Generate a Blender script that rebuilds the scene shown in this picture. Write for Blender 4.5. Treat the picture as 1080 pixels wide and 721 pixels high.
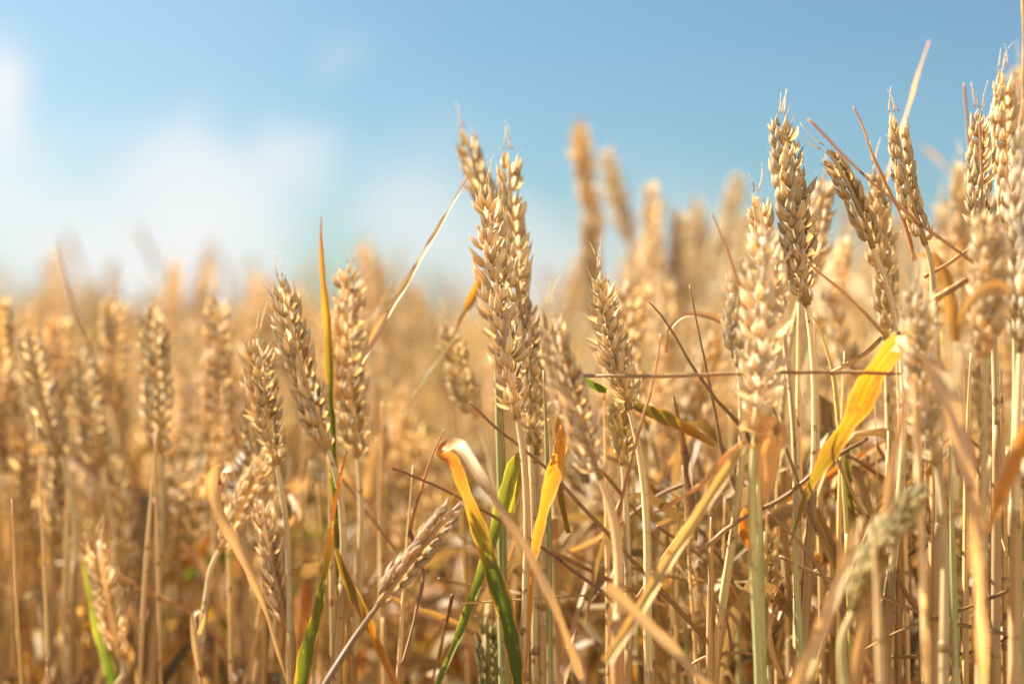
import bpy, math, random
import numpy as np
from mathutils import Vector

R = math.radians
rng = np.random.default_rng(11)
random.seed(11)
for o in list(bpy.data.objects):
    bpy.data.objects.remove(o)
scene = bpy.context.scene
col = scene.collection

# ------------------------------------------------------------------ camera, sky, sun, exposure
CZ = 0.80                      # camera height, just under the tops of the crop
FPX = 1500.0                   # 50 mm lens on a 36 mm sensor, in pixels of a 1080 px wide picture
cam_data = bpy.data.cameras.new('camera')
cam = bpy.data.objects.new('camera', cam_data)
col.objects.link(cam)
cam.location = (0, 0, CZ)
cam.rotation_euler = (R(90), 0, 0)
cam_data.lens = 50
cam_data.sensor_width = 36
cam_data.clip_start = 0.02
cam_data.clip_end = 3000
cam_data.dof.use_dof = True
cam_data.dof.focus_distance = 0.56
cam_data.dof.aperture_fstop = 3.4
cam_data.dof.aperture_blades = 9
scene.camera = cam

SUN_EL, SUN_AZ = 44.0, -63.0   # azimuth from +Y (view direction) towards +X; negative = from the left, a little behind the crop
to_sun = Vector((math.sin(R(SUN_AZ)) * math.cos(R(SUN_EL)), math.cos(R(SUN_AZ)) * math.cos(R(SUN_EL)), math.sin(R(SUN_EL))))
sun_data = bpy.data.lights.new('sun', 'SUN')
sun_data.energy = 5.0
sun_data.angle = R(0.5)
sun_data.color = (1.0, 0.93, 0.78)
sun = bpy.data.objects.new('sun', sun_data)
col.objects.link(sun)
sun.rotation_euler = to_sun.to_track_quat('Z', 'Y').to_euler()
sun.location = to_sun * 5

scene.view_settings.view_transform = 'Standard'
scene.view_settings.look = 'None'
scene.view_settings.exposure = 2.12
scene.view_settings.gamma = 1
scene.view_settings.use_curve_mapping = False
scene.cycles.max_bounces = 8
scene.cycles.diffuse_bounces = 5
scene.cycles.transmission_bounces = 5
scene.cycles.glossy_bounces = 2
scene.cycles.caustics_reflective = False
scene.cycles.caustics_refractive = False

world = bpy.data.worlds.new('World')
scene.world = world
world.use_nodes = True
wn, wl = world.node_tree.nodes, world.node_tree.links
wn.clear()


def node(nodes, kind, **kw):
    n = nodes.new(kind)
    for k, v in kw.items():
        setattr(n, k, v)
    return n


def dir_px(px, py):
    v = Vector(((px - 540) / FPX, 1.0, (360.5 - py) / FPX))
    return v.normalized()


w_out = node(wn, 'ShaderNodeOutputWorld')
w_bg = node(wn, 'ShaderNodeBackground')
w_bg.inputs['Strength'].default_value = 0.05
sky = node(wn, 'ShaderNodeTexSky', sky_type='NISHITA', sun_disc=False)
sky.sun_elevation = R(SUN_EL)
sky.sun_rotation = R(SUN_AZ)
sky.air_density = 1.0
sky.dust_density = 1.6
sky.ozone_density = 1.6
tc = node(wn, 'ShaderNodeTexCoord')
nz = node(wn, 'ShaderNodeTexNoise')
nz.inputs['Scale'].default_value = 9.0
nz.inputs['Detail'].default_value = 5.0
nz.inputs['Roughness'].default_value = 0.55
wl.new(tc.outputs['Generated'], nz.inputs['Vector'])
wrp = node(wn, 'ShaderNodeVectorMath', operation='SCALE')
sub = node(wn, 'ShaderNodeVectorMath', operation='SUBTRACT')
sub.inputs[1].default_value = (0.5, 0.5, 0.5)
wl.new(nz.outputs['Color'], sub.inputs[0])
wl.new(sub.outputs[0], wrp.inputs[0])
wrp.inputs['Scale'].default_value = 0.10
add = node(wn, 'ShaderNodeVectorMath', operation='ADD')
wl.new(tc.outputs['Generated'], add.inputs[0])
wl.new(wrp.outputs[0], add.inputs[1])
# soft fair-weather clouds: (direction, angular size, thickness)
CLOUDS = [(12, 110, .024, 1.0), (-30, 95, .04, .9), (8, 190, .035, .5), (325, 155, .030, .42), (275, 195, .045, .55), (205, 150, .030, .35),
          (190, 215, .045, .6), (240, 260, .06, .6), (60, 275, .05, .55), (380, 50, .022, .16), (420, 245, .05, .55), (150, 330, .09, .6), (60, 40, .22, .10), (120, 300, .10, .5), (560, 330, .07, .5), (470, 200, .05, .22), (700, 300, .06, .3),
          (530, 300, .06, .45), (-160, 210, .09, .9), (-300, 120, .08, .9), (700, 330, .10, .35), (1300, 260, .11, .5), (1500, 80, .08, .7)]
# (direction, angular size, thickness) of unseen bright clouds added behind the viewer as fill light
FILL_CLOUDS = [((-.6, -.7, .35), .42, .95), ((.4, -.8, .4), .45, .95), ((.9, -.25, .35), .38, .9), ((-.95, -.2, .3), .3, .8), ((0, -.6, .8), .4, .8), ((0, -.95, .15), .3, .9)]


def clouds(items):
    acc = None
    for (v, sz, am) in items:
        d = node(wn, 'ShaderNodeVectorMath', operation='DISTANCE')
        wl.new(add.outputs[0], d.inputs[0])
        d.inputs[1].default_value = Vector(v).normalized()
        m = node(wn, 'ShaderNodeMapRange', interpolation_type='SMOOTHSTEP')
        m.inputs['From Min'].default_value = sz * 1.35
        m.inputs['From Max'].default_value = sz * 0.25
        m.inputs['To Min'].default_value = 0
        m.inputs['To Max'].default_value = am
        wl.new(d.outputs['Value'], m.inputs['Value'])
        if acc is None:
            acc = m.outputs[0]
            continue
        s = node(wn, 'ShaderNodeMix', data_type='FLOAT')     # a + b - ab keeps overlapping puffs below one
        wl.new(acc, s.inputs[0])
        wl.new(m.outputs[0], s.inputs[2])
        s.inputs[3].default_value = 1.0
        acc = s.outputs[0]
    return acc


acc = clouds([(dir_px(cx, cy), sz, am) for cx, cy, sz, am in CLOUDS])
mx = node(wn, 'ShaderNodeMix', data_type='RGBA')
wl.new(acc, mx.inputs[0])
air = node(wn, 'ShaderNodeMix', data_type='RGBA', blend_type='MULTIPLY')
air.inputs[0].default_value = 1
air.inputs[7].default_value = (0.455, 0.59, 0.605, 1)
wl.new(sky.outputs[0], air.inputs[6])
wl.new(air.outputs[2], mx.inputs[6])
mx.inputs[7].default_value = (4.35, 4.35, 4.35, 1)
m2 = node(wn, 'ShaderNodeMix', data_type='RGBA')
wl.new(clouds(FILL_CLOUDS), m2.inputs[0])
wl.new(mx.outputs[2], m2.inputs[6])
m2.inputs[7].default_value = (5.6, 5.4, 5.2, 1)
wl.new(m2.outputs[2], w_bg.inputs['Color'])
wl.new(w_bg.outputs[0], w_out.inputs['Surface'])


# ------------------------------------------------------------------ materials
def new_mat(name):
    m = bpy.data.materials.new(name)
    m.use_nodes = True
    nt = m.node_tree
    nt.nodes.clear()
    return m, nt.nodes, nt.links


def plant_material(name, ramp, rough=0.5, trans=0.3, trans_gain=(1.0, 0.8, 0.5), vein=40.0, vein_len=60.0, vein_amt=0.25, spot=None, bump=0.3, rnd_amt=0.25, edge=None):
    """A dry-plant surface: colour along the part (attribute st.y), streaks along it, diffuse light passing through."""
    m, n, l = new_mat(name)
    out = node(n, 'ShaderNodeOutputMaterial')
    at = node(n, 'ShaderNodeAttribute', attribute_name='st')
    sp = node(n, 'ShaderNodeSeparateXYZ')
    l.new(at.outputs['Vector'], sp.inputs[0])
    oi = node(n, 'ShaderNodeObjectInfo')
    # streak coordinates
    cb = node(n, 'ShaderNodeCombineXYZ')
    a = node(n, 'ShaderNodeMath', operation='MULTIPLY'); a.inputs[1].default_value = vein
    b = node(n, 'ShaderNodeMath', operation='MULTIPLY'); b.inputs[1].default_value = vein_len
    c = node(n, 'ShaderNodeMath', operation='MULTIPLY_ADD'); c.inputs[1].default_value = 37.0
    l.new(sp.outputs[0], a.inputs[0]); l.new(sp.outputs[1], b.inputs[0]); l.new(sp.outputs[2], c.inputs[0])
    r50 = node(n, 'ShaderNodeMath', operation='MULTIPLY'); r50.inputs[1].default_value = 50.0
    l.new(oi.outputs['Random'], r50.inputs[0]); l.new(r50.outputs[0], c.inputs[2])
    l.new(a.outputs[0], cb.inputs[0]); l.new(b.outputs[0], cb.inputs[1]); l.new(c.outputs[0], cb.inputs[2])
    vz = node(n, 'ShaderNodeTexNoise'); vz.inputs['Scale'].default_value = 1.0; vz.inputs['Detail'].default_value = 2.0
    l.new(cb.outputs[0], vz.inputs['Vector'])
    big = node(n, 'ShaderNodeTexNoise'); big.inputs['Scale'].default_value = 55.0; big.inputs['Detail'].default_value = 3.0
    geo = node(n, 'ShaderNodeTexCoord')
    l.new(geo.outputs['Object'], big.inputs['Vector'])
    # ramp position, shifted a little by noise and per object
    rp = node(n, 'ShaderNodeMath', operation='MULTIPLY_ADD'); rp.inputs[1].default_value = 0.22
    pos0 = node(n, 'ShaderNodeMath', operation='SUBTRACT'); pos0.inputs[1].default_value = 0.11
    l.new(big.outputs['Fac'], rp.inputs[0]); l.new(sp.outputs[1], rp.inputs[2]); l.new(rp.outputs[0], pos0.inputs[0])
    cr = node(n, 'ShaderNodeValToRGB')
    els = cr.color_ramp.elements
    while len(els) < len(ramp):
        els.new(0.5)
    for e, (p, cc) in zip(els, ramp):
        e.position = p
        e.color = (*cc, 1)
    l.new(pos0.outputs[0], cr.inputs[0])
    hsv = node(n, 'ShaderNodeHueSaturation')
    l.new(cr.outputs[0], hsv.inputs['Color'])
    # value: streaks * per-piece random
    v1 = node(n, 'ShaderNodeMapRange'); v1.inputs['From Min'].default_value = 0.3; v1.inputs['From Max'].default_value = 0.7
    v1.inputs['To Min'].default_value = 1 - vein_amt; v1.inputs['To Max'].default_value = 1 + vein_amt * 0.6
    l.new(vz.outputs['Fac'], v1.inputs['Value'])
    v2 = node(n, 'ShaderNodeMapRange'); v2.inputs['To Min'].default_value = 1 - rnd_amt; v2.inputs['To Max'].default_value = 1 + rnd_amt * 0.5
    l.new(sp.outputs[2], v2.inputs['Value'])
    v3 = node(n, 'ShaderNodeMapRange'); v3.inputs['To Min'].default_value = 0.86; v3.inputs['To Max'].default_value = 1.1
    l.new(oi.outputs['Random'], v3.inputs['Value'])
    p1 = node(n, 'ShaderNodeMath', operation='MULTIPLY'); p2 = node(n, 'ShaderNodeMath', operation='MULTIPLY')
    l.new(v1.outputs[0], p1.inputs[0]); l.new(v2.outputs[0], p1.inputs[1])
    l.new(p1.outputs[0], p2.inputs[0]); l.new(v3.outputs[0], p2.inputs[1])
    l.new(p2.outputs[0], hsv.inputs['Value'])
    tint = node(n, 'ShaderNodeMix', data_type='RGBA', blend_type='MULTIPLY'); tint.inputs[0].default_value = 1
    l.new(hsv.outputs[0], tint.inputs[6]); l.new(oi.outputs['Color'], tint.inputs[7])
    colr = tint.outputs[2]
    if spot:
        sz = node(n, 'ShaderNodeTexNoise'); sz.inputs['Scale'].default_value = spot[1]; sz.inputs['Detail'].default_value = 3.0
        l.new(geo.outputs['Object'], sz.inputs['Vector'])
        sm = node(n, 'ShaderNodeMapRange'); sm.inputs['From Min'].default_value = spot[2]; sm.inputs['From Max'].default_value = spot[2] + 0.06
        l.new(sz.outputs['Fac'], sm.inputs['Value'])
        sx = node(n, 'ShaderNodeMix', data_type='RGBA'); l.new(sm.outputs[0], sx.inputs[0]); l.new(colr, sx.inputs[6])
        sx.inputs[7].default_value = (*spot[0], 1)
        colr = sx.outputs[2]
    if edge:
        ab = node(n, 'ShaderNodeMath', operation='ABSOLUTE'); l.new(sp.outputs[0], ab.inputs[0])
        ad = node(n, 'ShaderNodeMath', operation='MULTIPLY_ADD'); ad.inputs[1].default_value = 0.9; l.new(big.outputs['Fac'], ad.inputs[0]); l.new(ab.outputs[0], ad.inputs[2])
        em = node(n, 'ShaderNodeMapRange'); em.inputs['From Min'].default_value = 1.12; em.inputs['From Max'].default_value = 1.42
        l.new(ad.outputs[0], em.inputs['Value'])
        ex = node(n, 'ShaderNodeMix', data_type='RGBA'); l.new(em.outputs[0], ex.inputs[0]); l.new(colr, ex.inputs[6])
        ex.inputs[7].default_value = (*edge, 1)
        colr = ex.outputs[2]
    bs = node(n, 'ShaderNodeBsdfPrincipled')
    l.new(colr, bs.inputs['Base Color'])
    bs.inputs['Roughness'].default_value = rough
    bs.inputs['Specular IOR Level'].default_value = 0.42
    if bump:
        bp = node(n, 'ShaderNodeBump'); bp.inputs['Strength'].default_value = bump; bp.inputs['Distance'].default_value = 0.0004
        l.new(vz.outputs['Fac'], bp.inputs['Height']); l.new(bp.outputs[0], bs.inputs['Normal'])
    tr = node(n, 'ShaderNodeBsdfTranslucent')
    tg = node(n, 'ShaderNodeMix', data_type='RGBA', blend_type='MULTIPLY'); tg.inputs[0].default_value = 1
    l.new(colr, tg.inputs[6]); tg.inputs[7].default_value = (*trans_gain, 1)
    l.new(tg.outputs[2], tr.inputs['Color'])
    ms = node(n, 'ShaderNodeMixShader'); ms.inputs[0].default_value = trans
    l.new(bs.outputs[0], ms.inputs[1]); l.new(tr.outputs[0], ms.inputs[2])
    l.new(ms.outputs[0], out.inputs['Surface'])
    return m


STRAW = (0.74, 0.52, 0.27)
M = {}
M['husk'] = plant_material('wheat_husk', [(0.0, (0.58, 0.42, 0.19)), (0.30, (0.80, 0.66, 0.40)), (0.65, (0.88, 0.77, 0.54)), (1.0, (0.92, 0.86, 0.71))],
                           rough=0.58, trans=0.46, trans_gain=(1.0, 0.87, 0.64), vein=24, vein_len=1.2, vein_amt=0.36, bump=0.8, rnd_amt=0.34, spot=((0.40, 0.27, 0.14), 230, 0.63))
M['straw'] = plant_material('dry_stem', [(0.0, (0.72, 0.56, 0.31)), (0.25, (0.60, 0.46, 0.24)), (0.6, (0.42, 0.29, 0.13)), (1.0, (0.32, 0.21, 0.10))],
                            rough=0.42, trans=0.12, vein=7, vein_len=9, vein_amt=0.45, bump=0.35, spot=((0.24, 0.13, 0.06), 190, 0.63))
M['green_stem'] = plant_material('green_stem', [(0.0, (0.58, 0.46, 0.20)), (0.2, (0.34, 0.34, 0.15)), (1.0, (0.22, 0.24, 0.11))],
                                 rough=0.42, trans=0.10, vein=7, vein_len=9, vein_amt=0.38, bump=0.3, spot=((0.36, 0.26, 0.11), 170, 0.62))
M['leaf_tan'] = plant_material('dry_leaf', edge=(0.50, 0.32, 0.15), ramp=[(0.0, (0.66, 0.49, 0.24)), (0.5, (0.74, 0.58, 0.35)), (1.0, (0.62, 0.46, 0.25))],
                               rough=0.45, trans=0.42, trans_gain=(1.0, 0.72, 0.38), vein=11, vein_len=1.2, vein_amt=0.3, bump=0.5, spot=((0.26, 0.12, 0.04), 120, 0.64))
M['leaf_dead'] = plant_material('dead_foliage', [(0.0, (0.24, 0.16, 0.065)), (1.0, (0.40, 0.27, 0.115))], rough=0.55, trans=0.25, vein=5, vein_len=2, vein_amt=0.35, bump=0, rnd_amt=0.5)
M['leaf_brown'] = plant_material('brown_leaf', [(0.0, (0.40, 0.25, 0.12)), (0.6, (0.34, 0.20, 0.09)), (1.0, (0.24, 0.13, 0.06))],
                                 rough=0.45, trans=0.2, vein=9, vein_len=3, vein_amt=0.35, bump=0.4, spot=((0.10, 0.05, 0.03), 150, 0.62))
M['leaf_orange'] = plant_material('orange_leaf', edge=(0.62, 0.42, 0.24), ramp=[(0.0, (0.56, 0.29, 0.06)), (0.55, (0.64, 0.30, 0.04)), (1.0, (0.58, 0.29, 0.07))],
                                  rough=0.4, trans=0.5, trans_gain=(1.0, 0.70, 0.28), vein=13, vein_len=1.6, vein_amt=0.42, bump=0.6, spot=((0.36, 0.16, 0.04), 130, 0.62))
M['leaf_turning'] = plant_material('turning_leaf', edge=(0.60, 0.30, 0.06), ramp=[(0.0, (0.075, 0.115, 0.02)), (0.45, (0.11, 0.14, 0.025)), (0.62, (0.40, 0.27, 0.03)), (0.78, (0.76, 0.33, 0.05)), (1.0, (0.45, 0.13, 0.04))],
                                   rough=0.4, trans=0.5, trans_gain=(1.0, 1.0, 0.5), vein=11, vein_len=1.2, vein_amt=0.25, bump=0.35, spot=((0.42, 0.38, 0.05), 170, 0.63))
M['leaf_yellow'] = plant_material('yellowing_leaf', edge=(0.55, 0.32, 0.10), ramp=[(0.0, (0.24, 0.22, 0.05)), (0.42, (0.34, 0.26, 0.05)), (0.68, (0.66, 0.33, 0.035)), (1.0, (0.74, 0.40, 0.09))],
                                  rough=0.4, trans=0.52, trans_gain=(1.0, 0.76, 0.28), vein=13, vein_len=1.6, vein_amt=0.42, bump=0.6, spot=((0.30, 0.17, 0.04), 140, 0.61))
M['leaf_green'] = plant_material('green_leaf', edge=(0.48, 0.40, 0.10), ramp=[(0.0, (0.08, 0.125, 0.03)), (0.5, (0.12, 0.16, 0.035)), (1.0, (0.24, 0.24, 0.05))],
                                 rough=0.4, trans=0.5, trans_gain=(1.0, 1.0, 0.4), vein=11, vein_len=1.2, vein_amt=0.25, bump=0.3, spot=((0.45, 0.42, 0.08), 190, 0.62))
M['mass'] = plant_material('standing_wheat', [(0.0, (0.48, 0.325, 0.11)), (1.0, (0.62, 0.44, 0.17))], rough=0.6, trans=0.2, trans_gain=(1, .85, .6), vein=3, vein_len=3, vein_amt=0.2, bump=0, rnd_amt=0.4)


def ground_material(name, a, b, scale):
    m, n, l = new_mat(name)
    out = node(n, 'ShaderNodeOutputMaterial')
    bs = node(n, 'ShaderNodeBsdfPrincipled'); bs.inputs['Roughness'].default_value = 0.95
    tcn = node(n, 'ShaderNodeTexCoord')
    z = node(n, 'ShaderNodeTexNoise'); z.inputs['Scale'].default_value = scale; z.inputs['Detail'].default_value = 8
    l.new(tcn.outputs['Object'], z.inputs['Vector'])
    cr = node(n, 'ShaderNodeValToRGB')
    cr.color_ramp.elements[0].position = 0.35; cr.color_ramp.elements[0].color = (*a, 1)
    cr.color_ramp.elements[1].position = 0.65; cr.color_ramp.elements[1].color = (*b, 1)
    l.new(z.outputs['Fac'], cr.inputs[0]); l.new(cr.outputs[0], bs.inputs['Base Color'])
    bp = node(n, 'ShaderNodeBump'); bp.inputs['Strength'].default_value = 0.6; bp.inputs['Distance'].default_value = 0.02
    l.new(z.outputs['Fac'], bp.inputs['Height']); l.new(bp.outputs[0], bs.inputs['Normal'])
    l.new(bs.outputs[0], out.inputs['Surface'])
    return m


M['soil'] = ground_material('dry_soil', (0.16, 0.10, 0.06), (0.38, 0.26, 0.14), 14)
M['canopy'] = ground_material('far_wheat', (0.50, 0.38, 0.17), (0.66, 0.51, 0.26), 9)


# ------------------------------------------------------------------ mesh helpers
def P(px, py, D):
    """The point at depth D metres in front of the camera that lies behind pixel (px, py) of the 1080 x 721 photograph."""
    return np.array([(px - 540) / FPX * D, D, CZ - (py - 360.5) / FPX * D])


def make_mesh(name, verts, faces, st, mat):
    me = bpy.data.meshes.new(name)
    verts = np.asarray(verts, dtype=np.float32)
    if isinstance(faces, np.ndarray):
        nf, k = faces.shape
        me.vertices.add(len(verts)); me.vertices.foreach_set('co', verts.ravel())
        me.loops.add(nf * k); me.loops.foreach_set('vertex_index', faces.ravel().astype(np.int32))
        me.polygons.add(nf)
        me.polygons.foreach_set('loop_start', np.arange(0, nf * k, k, dtype=np.int32))
        me.polygons.foreach_set('loop_total', np.full(nf, k, dtype=np.int32))
        me.update(calc_edges=True)
    else:
        me.from_pydata(verts.tolist(), [], faces)
    me.polygons.foreach_set('use_smooth', np.ones(len(me.polygons), dtype=bool))
    a = me.attributes.new('st', 'FLOAT_VECTOR', 'POINT')
    a.data.foreach_set('vector', np.asarray(st, dtype=np.float32).ravel())
    me.materials.append(mat)
    return me


def link(name, me, parent=None):
    o = bpy.data.objects.new(name, me)
    col.objects.link(o)
    if parent is not None:
        o.parent = parent
    return o


def tag(o, label, cat, group=None):
    o['label'] = label
    o['category'] = cat
    if group:
        o['group'] = group


def unit(v):
    return v / np.maximum(np.linalg.norm(v, axis=-1, keepdims=True), 1e-9)


def catmull(pts, n, dense=True):
    """Smooth curve of n points through the control rows of pts (any number of columns)."""
    p = np.asarray(pts, float)
    if len(p) == 2:
        t = np.linspace(0, 1, n)[:, None]
        return p[0] * (1 - t) + p[1] * t
    h = np.maximum(np.linalg.norm(p[1:, :3] - p[:-1, :3], axis=1), 1e-6)
    d = (p[1:] - p[:-1]) / h[:, None]
    m = np.empty_like(p)
    m[1:-1] = (d[:-1] * h[1:, None] + d[1:] * h[:-1, None]) / (h[1:] + h[:-1])[:, None]
    m[0], m[-1] = d[0] * 1.5 - m[1] * .5, d[-1] * 1.5 - m[-2] * .5
    # short pieces get as many samples as they need to bend smoothly
    cum = np.concatenate([[0], np.cumsum(np.sqrt(h) if dense else h)])
    u = np.linspace(0, cum[-1], n)
    i = np.clip(np.searchsorted(cum, u, side='right') - 1, 0, len(p) - 2)
    t = ((u - cum[i]) / (cum[i + 1] - cum[i]))[:, None]
    hh = h[i][:, None]
    return (2 * t**3 - 3 * t**2 + 1) * p[i] + (t**3 - 2 * t**2 + t) * hh * m[i] + (3 * t**2 - 2 * t**3) * p[i + 1] + (t**3 - t**2) * hh * m[i + 1]


def grid_faces(rows, cols, closed):
    f = []
    i, j = np.meshgrid(np.arange(rows - 1), np.arange(cols if closed else cols - 1), indexing='ij')
    i, j = i.ravel(), j.ravel()
    k = (j + 1) % cols
    return np.stack([i * cols + j, i * cols + k, (i + 1) * cols + k, (i + 1) * cols + j], axis=1)


def tube(pts, radii, sides=8, rnd=None):
    """verts, faces, st of a tube along pts; closed at both ends by shrinking the end rings."""
    pts = np.asarray(pts, float)
    n = len(pts)
    T = unit(np.gradient(pts, axis=0))
    ref = np.array([0.0, 1.0, 0.0]) if abs(T[0][1]) < 0.9 else np.array([1.0, 0.0, 0.0])
    A = unit(np.cross(T, ref))
    B = np.cross(T, A)
    ang = np.linspace(0, 2 * np.pi, sides, endpoint=False)
    r = np.asarray(radii, float).reshape(n, 1, 1)
    v = pts[:, None, :] + r * (np.cos(ang)[None, :, None] * A[:, None, :] + np.sin(ang)[None, :, None] * B[:, None, :])
    v = np.concatenate([pts[None, :1].repeat(sides, 1) + (v[:1] - pts[:1, None]) * 0.02, v, pts[None, -1:].repeat(sides, 1) + (v[-1:] - pts[-1:, None]) * 0.02])
    s = np.tile(np.abs(np.linspace(-1, 1, sides, endpoint=False)), (n + 2, 1))
    t = np.linspace(0, 1, n + 2)[:, None].repeat(sides, 1)
    z = np.full_like(s, rng.random() if rnd is None else rnd)
    return v.reshape(-1, 3), grid_faces(n + 2, sides, True), np.stack([s, t, z], -1).reshape(-1, 3)


def merge(parts):
    vs, fs, ss, k = [], [], [], 0
    for v, f, s in parts:
        vs.append(v); fs.append(f + k); ss.append(s); k += len(v)
    return np.concatenate(vs), np.concatenate(fs), np.concatenate(ss)


def leaf_blade(ctrl, n=36, cols=5, vfold=0.2, curl=0.0, wav=0.10):
    """A grass leaf along ctrl rows (x, y, z, width, facing degrees): facing 0 shows the full width towards -Y, 90 its edge."""
    c = catmull(ctrl, n)
    pts, w, ang = c[:, :3], np.maximum(c[:, 3], 0.00025), np.radians(c[:, 4])
    T = unit(np.gradient(pts, axis=0))
    Y = np.array([0.0, 1.0, 0.0])
    S = np.cross(T, Y)
    bad = np.linalg.norm(S, axis=1) < 0.15
    S[bad] = np.cross(T[bad], np.array([1.0, 0.3, 0.0]))
    S = unit(S)
    N = unit(np.cross(S, T))
    W = np.cos(ang)[:, None] * S + np.sin(ang)[:, None] * N
    U = np.cross(T, W)
    x = np.linspace(-1, 1, cols)
    ph = rng.random() * 6.28
    t = np.concatenate([[0], np.cumsum(np.linalg.norm(np.diff(pts, axis=0), axis=1))])
    ln = t[-1]
    t = t / ln
    ripple = wav * np.sin(t[:, None] * ln * 260 + ph + x[None, :] * 1.4) * np.abs(x)[None, :]
    w = w * (1 + 0.10 * np.sin(t * ln * 420 + ph) * np.sin(t * ln * 173 + 2 * ph) + rng.normal(0, .035, n))
    h = (vfold * np.abs(x)[None, :] + curl * x[None, :] ** 2 + ripple) * w[:, None]
    v = pts[:, None, :] + (x[None, :, None] * 0.5) * w[:, None, None] * W[:, None, :] + h[:, :, None] * U[:, None, :]
    st = np.stack([np.tile(x, (n, 1)), np.tile(t[:, None], (1, cols)), np.full((n, cols), rng.random())], -1)
    return v.reshape(-1, 3), grid_faces(n, cols, False), st.reshape(-1, 3)


# ------------------------------------------------------------------ the wheat ear
def lemma_template(segs, rings, beak):
    """A closed, bulged floret: length 1 along z, outer side +y, running out into a beak."""
    t = np.linspace(0.0, 1.0, rings)
    w = (t + 0.04) ** 0.55 * (1.0 - t) ** 0.72
    w = w / w.max()
    w[-1] = 0.03
    z = t.copy()
    z[-1] = 1.0 + beak
    z[-2] += beak * 0.12
    a = np.linspace(0, 2 * np.pi, segs, endpoint=False)
    x = w[:, None] * np.cos(a)[None, :]
    yy = np.where(np.sin(a) > 0, 0.95 * np.sin(a), 0.45 * np.sin(a))
    y = w[:, None] * yy[None, :] + (0.9 * np.sin(np.pi * np.minimum(t, 1)) - 0.5 * t**2)[:, None] * 0.5
    v = np.stack([x * 0.148, y * 0.148, np.tile(z[:, None], (1, segs))], -1)
    st = np.stack([np.tile(np.abs(np.sin(a / 2)), (rings, 1)), np.tile(t[:, None], (1, segs)), np.zeros((rings, segs))], -1)
    return v.reshape(-1, 3), grid_faces(rings, segs, True), st.reshape(-1, 3)


def glume_template(cols, rings, beak):
    """An open keeled husk (half shell) with a square shoulder and a short beak."""
    t = np.linspace(0.0, 1.0, rings)
    w = (t + 0.05) ** 0.45 * (1.0 - t) ** 0.40
    w = w / w.max()
    w[-1] = 0.05
    z = t * 0.95
    z[-1] = 1.0 + beak
    a = np.linspace(-0.15 * np.pi, 1.15 * np.pi, cols)
    keel = 1.0 + 0.16 * np.exp(-((a - np.pi / 2) / 0.35) ** 2)
    x = w[:, None] * (np.cos(a))[None, :]
    y = w[:, None] * (0.95 * np.sin(a) * keel)[None, :] + (0.7 * np.sin(np.pi * t) + 0.45 * t**2)[:, None] * 0.45
    v = np.stack([x * 0.178, y * 0.178, np.tile(z[:, None], (1, cols))], -1)
    st = np.stack([np.tile(np.abs(np.cos(a)), (rings, 1)), np.tile((t * 0.9)[:, None], (1, cols)), np.zeros((rings, cols))], -1)
    return v.reshape(-1, 3), grid_faces(rings, cols, False), st.reshape(-1, 3)


TPL = {2: (lemma_template(9, 9, 0.20), glume_template(8, 8, 0.18)), 1: (lemma_template(7, 7, 0.20), glume_template(6, 6, 0.16)), 0: (lemma_template(5, 5, 0.1), None)}


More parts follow.
